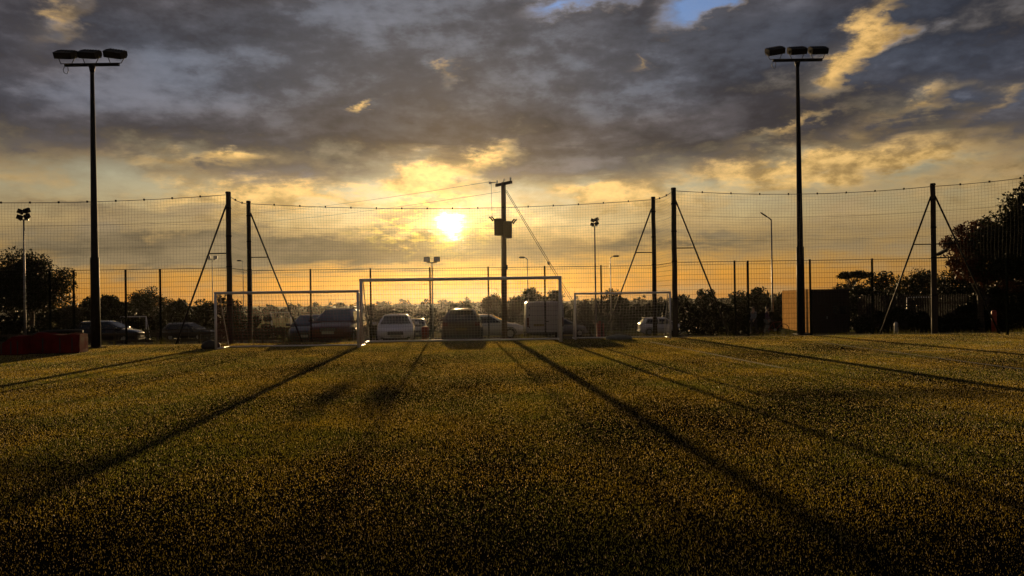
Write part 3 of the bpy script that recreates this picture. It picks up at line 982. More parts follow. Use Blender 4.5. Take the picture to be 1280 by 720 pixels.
def car(label, loc, rz, kind, paint, rear_plate='plate_yellow', glass='glass', rails=False):
    c = CARS[kind]
    t = thing('parked_car', label, 'car', loc, rz, 'cars parked beyond the pitch fence')
    MB().loft([ring_body(*s) for s in c['st']]).build('body', M[paint], t)
    yA, yB, yC, yD = c['cab']
    zb, zr, wb, wr = c['belt'], c['roof'], c['wb'], c['wr']

    def ring(y, z, w):
        k = (z - zb) / (zr - zb)
        return [(-wb, y, zb - .03), (-(wb + (w - wb) * .92), y, zb + (z - zb) * .86 - .0), (-w * .86, y, z), (-w * .4, y, z + .025 * k), (w * .4, y, z + .025 * k), (w * .86, y, z), ((wb + (w - wb) * .92), y, zb + (z - zb) * .86), (wb, y, zb - .03)]
    yM = (yB + yC) / 2
    st = [ring(yA, zb + .02, wb), ring((yA + yB) / 2, zb + (zr - .03 - zb) * .52, (wb + wr) / 2 + .01), ring(yB, zr - .03, wr), ring(yM, zr, wr + .01), ring(yC, zr - .02, wr), ring((yC + yD) / 2, zb + (zr - .02 - zb) * .52, (wb + wr) / 2 + .01), ring(yD, zb + .02, wb)]
    MB().loft(st).build('cabin', M[paint], t)
    # glass
    def lerp(a, b, k):
        return a + (b - a) * k

    def screen(y0, y1, name, k0=.08, k1=.90):
        za, zc = lerp(zb, zr - .02, k0), lerp(zb, zr - .02, k1)
        a, b = lerp(y0, y1, k0), lerp(y0, y1, k1)
        w0, w1 = lerp(wb, wr, k0) * .88, lerp(wb, wr, k1) * .84
        pts = [(-w0, a, za), (w0, a, za), (w1, b, zc), (-w1, b, zc)]
        if y0 > y1:
            pts = [pts[1], pts[0], pts[3], pts[2]]
        return MB().slab(pts, 0.022, 0.02).build(name, M[glass], t)
    ws = screen(yD, yC, 'windscreen')
    screen(yA, yB, 'rear_window', .16 if kind != 'sedan' else .08)
    for s in (-1, 1):
        def sp(y, k):
            return (s * (lerp(wb, wb + (wr - wb) * .92, k) + .0), y, lerp(zb - .03, zb + (zr - zb) * .86, k))
        ym = (yA + yD) / 2 - .1 if kind == 'sedan' else (yA + yD) / 2 - .05
        for (b0, b1, t0, t1) in ((ym + .05, yD - .28, ym + .05, yC - .02), (yA + .38, ym - .05, yB + .10, ym - .05)):
            pts = [sp(b0, .12), sp(b1, .12), sp(t1, .90), sp(t0, .90)]
            if s < 0:
                pts = pts[::-1]
            MB().slab(pts, 0.014, 0.012).build('side_window', M[glass], t)
        for ax in c['ax']:
            wheel(t, s * (c['st'][4][1] + .005), ax, c['r'])
            # dark arch lip
            pts = [(s * (c['st'][4][1] + .004), ax + math.cos(a) * c['r'] * 1.16, c['r'] + math.sin(a) * c['r'] * 1.16) for a in np.linspace(0.05, math.pi - .05, 10)]
            MB().tube(pts, 0.025, 5).build('wheel_arch', M['plastic'], t)
        y = yD - .32
        m_ = MB().loft([[(s * (wb + .06 + a), y + .05 * math.cos(q), zb + .08 + .07 * math.sin(q)) for q in np.linspace(0, 2 * math.pi, 9)[:-1]] for a in (0, .03, .16, .20)])
        mo = m_.build('wing_mirror', M[paint], t)
        MB().tube([(s * (wb - .02), y, zb + .04), (s * (wb + .1), y, zb + .06)], 0.02, 6).build('mirror_stalk', M['plastic'], mo)
        for yy in (ym - .45, ym + .35):
            MB().box((s * (c['st'][4][1] + .012), yy, zb - .12), (0.02, 0.16, 0.025)).build('door_handle', M[paint], t)
        # lamps
        yf, wf, zf = c['st'][-2][0], c['st'][-2][1], c['st'][-2][3]
        hl = MB().loft([[(s * (wf * .92 - a * .42 + .02), yf - .18 + .16 * a / 1.0 + .05, zf - .05 + dz) for dz in (-.06, .05)] + [(s * (wf * .92 - a * .42 + .02), yf - .30 + .16 * a + .05, zf - .05 + dz) for dz in (.05, -.06)] for a in (0, .5, 1.0)], smooth=False)
        hl.build('headlight', M['headlamp'], t)
        yr, wrr, zrr = c['st'][1][0], c['st'][1][1], c['st'][1][3]
        MB().box((s * (wrr * .86), yr + .01, zrr - .13), (0.20, 0.16, 0.15)).build('tail_light', M['tail_red'], t)
        MB().box((s * .58, yf + .06, .36), (0.22, 0.08, 0.07)).build('fog_light', M['plastic'], t)
        if rails:
            MB().tube([(s * wr * .82, yB + .05, zr + .02), (s * wr * .82, yB + .15, zr + .07), (s * wr * .82, yC - .15, zr + .07), (s * wr * .82, yC - .05, zr + .02)], 0.018, 6).build('roof_rail', M['galvanised'], t)
    yf = c['st'][-1][0]
    zf = c['st'][-2][3]
    gr = MB().box((0, yf - .01, zf - .14), (0.72, 0.07, 0.16)).build('grille', M['plastic'], t)
    for k in range(3):
        MB().box((0, yf + .03, zf - .19 + .05 * k), (0.66, 0.012, 0.012)).build('grille_bar', M['rim'], gr)
    MB().box((0, yf - .03, .30), (1.15, 0.10, 0.10)).build('bumper_intake', M['plastic'], t)
    MB().box((0, yf + .035, zf - .27), (0.52, 0.015, 0.11)).build('number_plate', M['plate_white'], t)
    yr = c['st'][0][0]
    MB().box((0, yr - .01, .40), (1.35, 0.10, 0.12)).build('rear_bumper', M['plastic'], t)
    MB().box((0, yr - .012, .74), (0.52, 0.02, 0.11)).build('number_plate', M[rear_plate], t)
    if kind != 'sedan':
        MB().box((0, yB - .10, zr - .02), (wr * 1.55, 0.28, 0.035), Matrix.Rotation(rad(6), 3, 'X')).build('spoiler', M[paint], t)
    for s in (-.3, .25):
        MB().tube([(s, yD + .05, zb + .045), (s + .45, lerp(yD, yC, .22), lerp(zb, zr, .22) + .03)], 0.008, 5).build('wiper', M['plastic'], ws)
    return t


FACE = math.pi
big = car('dark four by four seen from the front behind the left goal', (-8.62, 37.0, gz(35.9) + .01), FACE, 'suv', 'paint_maroon', rails=True)
big.scale = (1.10, 1.0, 1.05)
car('dark car half hidden behind the left side of the dark four by four', (-10.45, 38.6, gz(38.6)), FACE + rad(6), 'hatch', 'paint_dark')
car('white saloon car facing the pitch just right of the left large goal post', (-5.80, 37.1, gz(36.0)), FACE + rad(8), 'sedan', 'paint_white')
car('small dark car tucked behind the right side of the white saloon', (-7.10, 55.0, gz(55)), FACE + rad(4), 'hatch', 'paint_grey')
car('dark brown four by four seen from behind in the middle of the goal', (-2.42, 36.6, gz(35.9)), rad(1.5), 'suv', 'paint_brown')
car('silver saloon car seen side on behind the utility pole', (-1.55, 45.0, gz(45)), rad(-90), 'sedan', 'paint_silver')
car('grey hatchback side on between the large goal post and the small goal', (4.1, 60.0, gz(60)), rad(-88), 'hatch', 'paint_grey')
car('white hatchback side on behind the right pole pair', (12.5, 62.0, gz(62)), rad(-90), 'hatch', 'paint_white')
car('dark car side on beside the left floodlight mast', (-26.0, 48.0, gz(48)), rad(-84), 'hatch', 'paint_black')
car('dark four by four far off between the left mast and the left pole pair', (-30.4, 70.0, gz(70)), rad(-95), 'suv', 'paint_black')


def van(label, loc, rz):
    t = thing('parked_van', label, 'van', loc, rz)
    st = [(-2.45, .90, .42, 1.90), (-2.40, .955, .36, 1.96), (-1.0, .965, .32, 1.99), (.6, .965, .32, 1.98), (1.05, .95, .32, 1.90), (1.75, .93, .32, 1.18), (2.3, .86, .34, .98), (2.48, .70, .44, .80)]
    MB().loft([ring_body(y, w, a, b, .03) for y, w, a, b in st]).build('body', M['paint_van'], t)
    for s in (-1, 1):
        d = MB().slab([(s * .012, -2.452, .50), (s * .80, -2.452, .50), (s * .79, -2.452, 1.84), (s * .012, -2.452, 1.84)][::(1 if s > 0 else -1)], 0.022, 0.02).build('rear_door', M['paint_van'], t)
        for z in (.70, 1.32, 1.66):
            MB().box((s * .80, -2.478, z), (0.05, 0.03, 0.09)).build('hinge', M['plastic'], d)
        MB().slab([(s * .14, -2.476, 1.22), (s * .70, -2.476, 1.22), (s * .69, -2.476, 1.28), (s * .14, -2.476, 1.28)][::(1 if s > 0 else -1)], 0.008, 0.006).build('door_crease', M['paint_van'], d)
        MB().box((s * .875, -2.44, .95), (0.10, 0.09, 0.46)).build('tail_light', M['tail_red'], t)
        for ax in (-1.45, 1.55):
            wheel(t, s * .97, ax, .33)
        MB().loft([[(s * (1.0 + a), 1.30 + .05 * math.cos(q), 1.25 + .13 * math.sin(q)) for q in np.linspace(0, 2 * math.pi, 9)[:-1]] for a in (0, .03, .14, .17)]).build('wing_mirror', M['plastic'], t)
    MB().box((.10, -2.482, .98), (0.18, 0.03, 0.05)).build('door_handle', M['plastic'], t)
    MB().box((0, -2.47, .36), (1.7, 0.14, 0.16)).build('rear_bumper', M['plastic'], t)
    MB().box((-.32, -2.482, .80), (0.52, 0.015, 0.11)).build('number_plate', M['plate_yellow'], t)
    MB().slab([(-.82, 1.15, 1.80), (-.86, 1.68, 1.28), (.86, 1.68, 1.28), (.82, 1.15, 1.80)], 0.03, 0.02).build('windscreen', M['glass'], t)
    return t


van('white panel van seen from behind inside the right of the large goal', (1.62, 40.1, gz(38.5)), rad(1))

b = thing('litter_bin', 'small red rounded bin between the white saloon and the brown four by four', 'bin', (-4.36, 37.2, gz(37.2)))
MB().tube([(0, 0, 0), (0, 0, .62), (0, 0, .72)], [.17, .19, .19], 14).build('barrel', M['red_plastic'], b)
MB().tube([(0, 0, .72), (0, 0, .78), (0, 0, .83)], [.20, .17, .06], 14).build('lid', M['red_plastic'], b)
b = thing('barrier_post', 'short red post near the right picture edge', 'post', (21.5, 33.2, gz(33.2)))
MB().tube([(0, 0, 0), (0, 0, 1.05), (0, 0, 1.12), (0, 0, 1.15)], [.11, .11, .09, .03], 14).build('shaft', M['red_plastic'], b)
MB().tube([(0, 0, .02), (0, 0, .06)], .16, 14).build('base_plate', M['black_metal'], b)
b = thing('traffic_barrier', 'small dark red barrier seen through the net of the small right goal', 'barrier', (5.2, 44, gz(44)))
MB().loft([[(x, -.22, 0), (x, -.10, .3), (x, -.08, .82), (x, .08, .82), (x, .10, .3), (x, .22, 0)] for x in (-.22, .22)], smooth=False).build('shell', M['red_plastic'], b)
MB().box((0, 0, .88), (.2, .1, .12)).build('lug', M['red_plastic'], b)


# ------------------------------------------------------------------ utility pole
M['grey_timber'] = material('grey_timber', (0.13, 0.085, 0.05), 0.85, 0, 0.3, 5, 0.4, 30, stretch=(1, 1, 0.15))
up = thing('utility_pole', 'wooden utility pole with transformer standing in front of the sunset', 'utility pole', (-0.36, 33.5, gz(33.5)), rad(0.6))
G = gz(33.5)
MB().tube([(0, 0, -0.2), (0.02, 0, 3), (0.05, 0, 6.87 - G)], [0.135, 0.122, 0.105], 14).build('pole', M['grey_timber'], up)
Z = 6.87 - G
d_ = Vector((0.55, -0.83, 0)).normalized()
ca = MB().box((0.06, 0, Z - .06), (1.15, 0.10, 0.12), Matrix.Rotation(math.atan2(-.80, .60), 3, 'Z')).build('crossarm', M['dark_timber'], up)
for k in (-.50, 0.02, .50):
    q = Vector((0.06, 0, Z)) + Vector((.6, -.8, 0)) * k
    MB().tube([q, q + Vector((0, 0, .07)), q + Vector((0, 0, .08)), q + Vector((0, 0, .15))], [.02, .05, .03, .045], 8).build('insulator', M['pale_stone'], ca)
MB().tube([(-.30, .1, Z + .02), (-.52, .12, Z + .02)], .02, 6).build('outrigger', M['grey_metal'], up)
MB().tube([(-.56, .12, Z - .03), (-.56, .12, Z + .05)], [.06, .04], 8).build('end_insulator', M['pale_stone'], up)
zt = 4.82 - G
for i, (x, z, y) in enumerate(((-.20, .06, -.05), (.21, -.08, -.16))):
    c0 = Vector((x, y, zt + z))
    tr = MB().tube([c0 + Vector((0, 0, -.40)), c0 + Vector((0, 0, -.38)), c0 + Vector((0, 0, .30)), c0 + Vector((0, 0, .36))], [.17, .195, .205, .15], 16).build('transformer_tank', M['grey_timber'], up)
    sx = -1 if i == 0 else 1
    for j in (0, 1):
        q = c0 + Vector((sx * (.14 + .10 * j), -.05 + .1 * j, .26))
        MB().tube([q, q + Vector((sx * .10, 0, .12)), q + Vector((sx * .17, 0, .19))], [.045, .03, .04], 8).build('bushing', M['dark_timber'], tr)
MB().box((0, 0.05, zt - .05), (.55, .12, .10)).build('transformer_bracket', M['grey_metal'], up)
MB().tube([(-.50, .12, Z), (-.50, .1, Z - .9), (-.47, 0, zt + .45)], .008, 5).build('dropper', M['wire'], up)
MB().box((0.13, -.02, 3.05 - G), (.12, .12, .2)).build('junction_box', M['black_metal'], up)
for k, x in enumerate((-.06, .06)):
    g = MB().tube([(x + .12, .02, Z - .25 - .1 * k), (4.55 + x, 3.6, gz(37.2) - G)], .012, 5).build('guy_wire', M['wire'], up)
    if k == 0:
        MB().tube([Vector((.12 + x, .02, Z - .25)).lerp(Vector((4.55 + x, 3.6, gz(37.2) - G)), .46), Vector((.12 + x, .02, Z - .25)).lerp(Vector((4.55 + x, 3.6, gz(37.2) - G)), .475)], .05, 8).build('guy_insulator', M['pale_stone'], g)
        a0, a1 = Vector((.12 + x, .02, Z - .25)), Vector((4.55 + x, 3.6, gz(37.2) - G))
        MB().tube([a0.lerp(a1, .80), a0.lerp(a1, 1.0)], .05, 8).build('guy_guard', M['dark_timber'], g)


def overhead(label, a, b, sag):
    a, b = Vector(a), Vector(b)
    ps = []
    for i in range(25):
        k = i / 24
        p = a.lerp(b, k)
        p.z -= sag * 4 * k * (1 - k)
        ps.append(tuple(p))
    return tag(MB().tube(ps, 0.007, 5).build('power_line', M['wire']), label, 'power line', 'power lines from the utility pole')


overhead('upper power line running left from the top of the utility pole', (-.9, 33.6, 6.93), (-47, 95, 13.4), 0.8)
overhead('lower power line running left from just below the pole top', (-.45, 33.5, 6.45), (-47, 95, 12.3), 0.8)


# ------------------------------------------------------------------ lamp columns in the distance
def column(label, loc, H, kind, rz=0.0, r=0.06):
    t = thing('lamp_column', label, 'lamp post', loc, rz, 'distant lamp columns')
    MB().tube([(0, 0, 0), (0, 0, H * .3), (0, 0, H)], [r * 1.2, r, r * .65], 10).build('pole', M['grey_metal'], t)
    if kind == 'twin':
        MB().box((0, 0, H), (.9, .07, .07)).build('crossarm', M['grey_metal'], t)
        for s in (-1, 1):
            l = MB().loft([[(s * .42 + a, y, H + .26 + z) for a, z in ((-.24, -.2), (.24, -.2), (.24, .2), (-.24, .2))] for y in (-.14, .06)] + [[(s * .42 + a, .16, H + .26 + z) for a, z in ((-.14, -.1), (.14, -.1), (.14, .1), (-.14, .1))]], smooth=False).build('lamp', M['black_metal'], t)
            MB().box((s * .42, -.145, H + .26), (.42, .015, .34)).build('lens', M['lamp_glass'], l)
    elif kind == 'cluster':
        MB().box((0, 0, H), (.5, .06, .06)).build('crossarm', M['grey_metal'], t)
        for x, z, a in ((-.20, .14, 20), (.20, .20, -30), (-.16, .46, 25), (.19, .52, -20)):
            R = Matrix.Rotation(rad(a), 3, 'Z') @ Matrix.Rotation(rad(a * .8), 3, 'Y')
            l = MB().loft([[tuple(Vector((x, 0, H + z)) + R @ Vector((p, y, q))) for p, q in ((-.16, -.12), (.16, -.12), (.16, .12), (-.16, .12))] for y in (-.12, .04)] + [[tuple(Vector((x, 0, H + z)) + R @ Vector((p, .14, q))) for p, q in ((-.08, -.05), (.08, -.05), (.08, .05), (-.08, .05))]], smooth=False).build('lamp', M['black_metal'], t)
            MB().tube([(x * .7, 0, H + z - .2), (x, 0.02, H + z)], .03, 6).build('bracket', M['grey_metal'], l)
    elif kind == 'bent':
        MB().tube([(0, 0, H - .02), (.12, 0, H + .12), (.40, -.05, H + .20)], [.05, .05, .04], 8).build('arm', M['grey_metal'], t)
        MB().loft([[(x, -.05 + y * w, H + .22 + z * w) for y, z in ((-.5, 0), (0, -.35), (.5, 0), (0, .4))] for x, w in ((.30, .12), (.42, .28), (.85, .30), (1.0, .12))]).build('lamp', M['black_metal'], t)
    elif kind == 'street':
        MB().tube([(0, 0, H - .05), (-.10, 0, H + .06), (-.30, 0, H + .20)], [.05, .045, .04], 8).build('arm', M['grey_metal'], t)
        MB().loft([[(x, y * w, H + .0 - x * .66 + z * w) for y, z in ((-.5, 0), (0, -.3), (.5, 0), (0, .35))] for x, w in ((-.26, .10), (-.34, .20), (-.68, .22), (-.80, .10))]).build('lamp', M['black_metal'], t)
    return t


column('lamp column with a cluster of lamps in front of the big left tree', (-27.5, 42, gz(42)), 6.5 - gz(42), 'cluster', rad(15))
column('thin far column with a twin lamp head beside the left nearer pole', (-38.2, 95, gz(95)), 7.4 - gz(95), 'twin', rad(10))
column('thin far column with one lamp beside the left farther pole', (-39.7, 110, gz(110)), 7.9 - gz(110), 'bent', rad(170))
column('column with two square lamps below the sun', (-6.62, 62, gz(62)), 4.85 - gz(62), 'twin', rad(-3), .075)
column('thin far column right of the utility pole', (1.85, 85, gz(85)), 6.3 - gz(85), 'bent', rad(195))
column('tall column with a cluster of lamps right of the utility pole', (6.75, 60, gz(60)), 7.5 - gz(60), 'cluster', rad(-20), .075)
column('far column with one bent lamp right of the tall cluster column', (11.3, 85, gz(85)), 6.3 - gz(85), 'bent', rad(-5), .07)
column('street lamp with an angled arm left of the right floodlight mast', (19.25, 55, gz(55)), 7.3 - gz(55), 'street', 0, .07)


# ------------------------------------------------------------------ rails, shed, palisade, tables
def post_rail(label, x0, x1, y, step=0.95, H=0.62):
    t = thing('post_and_rail_fence', label, 'fence', (x0, y, gz(y)))
    n = int((x1 - x0) / step)
    for i in range(n + 1):
        MB().box((i * step, 0, H / 2), (.09, .09, H)).build('post', M['dark_timber'], t)
    for z in (H * .45, H * .88):
        MB().box((n * step / 2, -.058, z), (n * step, .022, .09)).build('rail', M['dark_timber'], t)


post_rail('low dark timber post and rail fence beyond the left goal and mast', -24.5, -9.6, 33.4, .95, .72)
post_rail('low dark timber rail at the far side of the car park on the left', -52, -9, 67, 1.9, 1.1)

sh = thing('timber_shed', 'timber shed with one sunlit plank wall behind the right floodlight mast', 'shed', (19.6, 49.0, gz(49)))
A, B = Vector((0, 0, 0)), Vector((1.3, 8.5, 0))
dirw = (B - A).normalized()
Lw = (B - A).length
npk = 14
for i in range(npk):
    w = Lw / npk
    p = A + dirw * (w * (i + .5))
    MB().box((p.x, p.y, 1.50), (0.022 + .012 * (i % 3), w - .03, 2.90 + random.uniform(-.02, .02)), Matrix.Rotation(math.atan2(dirw.y, dirw.x) - math.pi / 2, 3, 'Z')).build('plank', M['plank'], sh)
MB().box((1.90, 3.25, 1.42), (1.5, 6.2, 2.8)).build('frame', M['dark_plank'], sh)
for i in range(11):
    MB().box((0.14 + .235 * i, -.02, 1.45), (.215, .03, 2.86 + random.uniform(-.02, .02))).build('front_plank', M['dark_plank'], sh)
MB().slab([(.04, -.06, 2.92), (2.72, -.06, 2.92), (2.72, 8.6, 2.98), (1.36, 8.6, 2.98)], .0, .07).build('roof', M['roof_felt'], sh)
d = MB().box((.75, -.05, 1.05), (.95, .05, 2.0)).build('door', M['dark_plank'], sh)
MB().box((1.1, -.09, 1.05), (.04, .05, .16)).build('handle', M['galvanised'], d)
wd = MB().box((1.95, -.045, 1.55), (1.0, .06, .62)).build('window', M['dark_plank'], sh)
for s in (-.24, .24):
    MB().box((1.95 + s, -.08, 1.55), (.42, .02, .52)).build('pane', M['glass'], wd)

pf = thing('palisade_fence', 'dark red brown palisade fence in front of the right trees', 'fence', (22.6, 48.5, gz(48.5)))
for i in range(150):
    x = .16 * i
    hh = 2.35 + random.uniform(-.03, .03)
    mb = MB()
    mb.loft([[(x - .045, -.02, z), (x - .045, .02, z), (x + .045, .02, z), (x + .045, -.02, z)] for z in (0, hh)] + [[(x - .006, -.015, hh + .1), (x - .006, .015, hh + .1), (x + .006, .015, hh + .1), (x + .006, -.015, hh + .1)]], smooth=False)
    mb.build('pale', M['dark_plank'], pf)
for z in (.5, 1.9):
    MB().box((11.9, .045, z), (24.0, .04, .08)).build('rail', M['dark_plank'], pf)


b = thing('bollard', 'short pale bollard between the timber shed and the lone tall pole', 'bollard', (19.75, 38.3, gz(38.3)))
MB().tube([(0, 0, 0), (0, 0, .62), (0, 0, .70)], [.10, .09, .04], 12).build('shaft', M['pale_stone'], b)
MB().tube([(0, 0, .50), (0, 0, .55)], .097, 12).build('band', M['galvanised'], b)


def frame_goal(label, loc, W, H, mat):
    t = thing('training_goal', label, 'goal', loc, 0, 'small goal frames in the distance')
    for s in (-1, 1):
        MB().tube([(s * W / 2, 0, 0), (s * W / 2, 0, H)], .05, 8).build('post', M[mat], t)
        MB().tube([(s * W / 2, 0, H), (s * W / 2, .9, 0)], .03, 6).build('stay', M[mat], t)
    MB().tube([(-W / 2, 0, H), (W / 2, 0, H)], .05, 8).build('crossbar', M[mat], t)


frame_goal('small far goal frame beyond the dark car on the left', (-38.2, 75, gz(75)), 2.6, 2.4, 'white_paint')
frame_goal('small goal frame beyond the lone tall pole with raking braces', (35.2, 64.0, gz(64)), 2.4, 2.9, 'white_paint')
frame_goal('low far goal frame beyond the medium left goal', (-28.6, 92, gz(92)), 2.4, 3.0, 'white_paint')


# ------------------------------------------------------------------ people
def skin_body(name, joints, edges, mat, parent, root):
    me = bpy.data.meshes.new(name)
    me.from_pydata([j[0] for j in joints], edges, [])
    o = bpy.data.objects.new(name, me)
    COL.objects.link(o)
    o.parent = parent
    sk = o.modifiers.new('skin', 'SKIN')
    for i, j in enumerate(joints):
        r = j[1]
        me.skin_vertices[0].data[i].radius = (r, r) if not hasattr(r, '__len__') else r
        me.skin_vertices[0].data[i].use_root = (i == root)
    sk.use_smooth_shade = True
    ss = o.modifiers.new('sub', 'SUBSURF')
    ss.levels = ss.render_levels = 2
    me.materials.append(mat)
    return o


def person(label, loc, rz, H, top, legs, stride, shoe='black_bag'):
    k = H / 1.75
    t = thing('person', label, 'person', loc, rz, 'people walking beyond the fence')
    s = stride
    J = [((0, 0, .95), (.15, .11)), ((0, 0, 1.15), (.14, .10)), ((0, -.01, 1.38), (.17, .11)), ((0, -.01, 1.50), (.06, .06)), ((0, -.02, 1.56), (.058, .06)),
         ((0, -.03, 1.64), (.078, .095)), ((0, -.03, 1.73), (.062, .078)),
         ((-.09, 0, .90), .088), ((-.10, -.10 * s - .02, .50), .058), ((-.10, -.16 * s + .04, .09), .042), ((-.10, -.16 * s - .10, .04), .04),
         ((.09, 0, .90), .088), ((.10, .12 * s - .04, .50), .058), ((.10, .24 * s + .02, .10), .042), ((.10, .24 * s - .12, .04), .04),
         ((-.20, -.01, 1.40), .058), ((-.24, .05 * s, 1.14), .044), ((-.22, -.10, .92), .034), ((-.21, -.14, .84), .03),
         ((.20, -.01, 1.40), .058), ((.24, -.03 * s, 1.14), .044), ((.22, -.14, .95), .034), ((.21, -.19, .88), .03)]
    E_ = [(0, 1), (1, 2), (2, 3), (3, 4), (4, 5), (5, 6), (0, 7), (7, 8), (8, 9), (9, 10), (0, 11), (11, 12), (12, 13), (13, 14), (2, 15), (15, 16), (16, 17), (17, 18), (2, 19), (19, 20), (20, 21), (21, 22)]
    sc = lambda p: tuple(c * k for c in p)
    JJ = [(sc(p), tuple(c * k for c in r) if hasattr(r, '__len__') else r * k) for p, r in J]
    skin_body('body', JJ, E_, M['skin'], t, 0)
    # clothing: jacket and trousers as slightly larger skinned surfaces
    sel = [0, 1, 2, 3, 15, 16, 17, 19, 20, 21]
    mp = {a: i for i, a in enumerate(sel)}
    skin_body('jacket', [(JJ[a][0] if a != 0 else (0, 0, .90 * k), tuple(c * 1.14 + .008 for c in (JJ[a][1] if hasattr(JJ[a][1], '__len__') else (JJ[a][1],) * 2))) for a in sel], [(mp[a], mp[b]) for a, b in E_ if a in mp and b in mp], top, t, 0)
    sel = [0, 7, 8, 9, 11, 12, 13]
    mp = {a: i for i, a in enumerate(sel)}
    skin_body('trousers', [(JJ[a][0], tuple(c * 1.16 + .006 for c in (JJ[a][1] if hasattr(JJ[a][1], '__len__') else (JJ[a][1],) * 2))) for a in sel], [(mp[a], mp[b]) for a, b in E_ if a in mp and b in mp], legs, t, 0)
    for f0, f1 in ((9, 10), (13, 14)):
        a, b = Vector(JJ[f0][0]), Vector(JJ[f1][0])
        MB().loft([[(a.x + q * w * k, y, z) for q, z in ((-1, .005), (1, .005), (.8, h * k), (-.8, h * k))] for y, w, h in ((a.y + .06 * k, .04, .09), (a.y, .05, .11), (b.y, .05, .07), (b.y - .08 * k, .035, .045))]).build('shoe', M[shoe], t)
    hr = MB()
    rings = []
    for i in range(6):
        ph = i / 5 * 1.75
        rings.append([(math.sin(ph) * .088 * k * math.cos(a), -.02 * k + math.sin(ph) * .108 * k * math.sin(a), 1.665 * k + math.cos(ph) * .118 * k + (.03 * k if math.sin(a) < -.2 and i > 3 else 0)) for a in np.linspace(0, 2 * math.pi, 15)[:-1]])
    rings[0] = [(p[0] * .2, -.02 * k + (p[1] + .02 * k) * .2 + .001 * j, 1.783 * k) for j, p in enumerate(rings[1])]
    hr.loft(rings).build('hair', M['hair'], t)
    for s_ in (-1, 1):
        MB().tube([(s_ * .030 * k, -.118 * k, 1.665 * k), (s_ * .030 * k, -.126 * k, 1.665 * k)], .012 * k, 8).build('eye', M['black_bag'], t)
        hb = Vector(JJ[18 if s_ < 0 else 22][0])
        for q in range(4):
            MB().tube([hb + Vector((.0, -.02 + .018 * q - .01, .0)), hb + Vector((0, -.04 + .018 * q, -.05)), hb + Vector((0, -.045 + .018 * q, -.075 + .008 * abs(q - 1.5)))], [.010, .009, .007], 6).build('finger', M['skin'], t)
        MB().tube([hb + Vector((0, -.03, .02)), hb + Vector((-s_ * .03, -.05, -.01)), hb + Vector((-s_ * .03, -.055, -.035))], [.011, .010, .008], 6).build('thumb', M['skin'], t)
    MB().tube([(0, -.125 * k, 1.66 * k), (0, -.142 * k, 1.635 * k)], [.010, .016], 6).build('nose', M['skin'], t)
    return t


M['cloth_dark'] = material('cloth_dark', (0.025, 0.027, 0.035), 0.85, 0, 0.3, 12)
M['cloth_grey'] = material('cloth_grey', (0.20, 0.20, 0.21), 0.85, 0, 0.2, 12)
M['cloth_pale'] = material('cloth_pale', (0.42, 0.41, 0.40), 0.85, 0, 0.2, 12)
M['cloth_purple'] = material('cloth_purple', (0.10, 0.06, 0.10), 0.85, 0, 0.3, 12)
PX1, PX2, PY = 15.45, 16.30, 47.6
person('person in a pale top walking, the left of two people before the dark hedge', (PX1, PY, gz(PY)), rad(-70), 1.78, M['cloth_grey'], M['cloth_dark'], 1.0)
person('person in dark clothes beside a bicycle, the right of two people before the dark hedge', (PX2, PY, gz(PY)), rad(60), 1.76, M['cloth_purple'], M['cloth_grey'], .8)

bk = thing('bicycle', 'bicycle held by the right of the two people before the hedge', 'bicycle', (PX2 + .45, PY - .32, gz(PY)), rad(4))
for x in (-.52, .52):
    pts = [(x + math.cos(a) * .33, 0, .33 + math.sin(a) * .33) for a in np.linspace(0, 2 * math.pi, 25)]
    w_ = MB().tube(pts, .022, 6, cap=False).build('wheel', M['tyre'], bk)
    for a in np.linspace(0, math.pi, 9)[:-1]:
        MB().tube([(x + math.cos(a) * .31, 0, .33 + math.sin(a) * .31), (x - math.cos(a) * .31, 0, .33 - math.sin(a) * .31)], .0025, 4).build('spoke', M['galvanised'], w_)
fr = MB()
n_ = dict(bb=(-.05, 0, .30), seat=(-.18, 0, .78), head=(.36, 0, .82), headb=(.39, 0, .70), rear=(-.52, 0, .33), front=(.52, 0, .33))
for a, c_ in (('bb', 'seat'), ('bb', 'headb'), ('seat', 'head'), ('bb', 'rear'), ('seat', 'rear'), ('headb', 'front'), ('head', 'headb')):
    fr.tube([n_[a], n_[c_]], .018, 6)
fr.build('frame', M['red_plastic'], bk)
MB().loft([[(x, y * w, .88 + z) for y, z in ((-1, 0), (1, 0), (.6, .05), (-.6, .05))] for x, w in ((-.32, .07), (-.22, .08), (-.05, .02))]).build('saddle', M['black_bag'], bk)
MB().tube([(.30, -.28, .98), (.38, -.2, .96), (.36, 0, .95), (.38, .2, .96), (.30, .28, .98)], .014, 6).build('handlebar', M['black_metal'], bk)
MB().tube([(.36, 0, .80), (.36, 0, .95)], .015, 6).build('stem', M['black_metal'], bk)
MB().tube([(-.18, 0, .76), (-.20, 0, .88)], .014, 6).build('seat_post', M['galvanised'], bk)
MB().tube([(-.05, -.02, .30), (-.05, .02, .30)], .09, 14).build('chainring', M['galvanised'], bk)

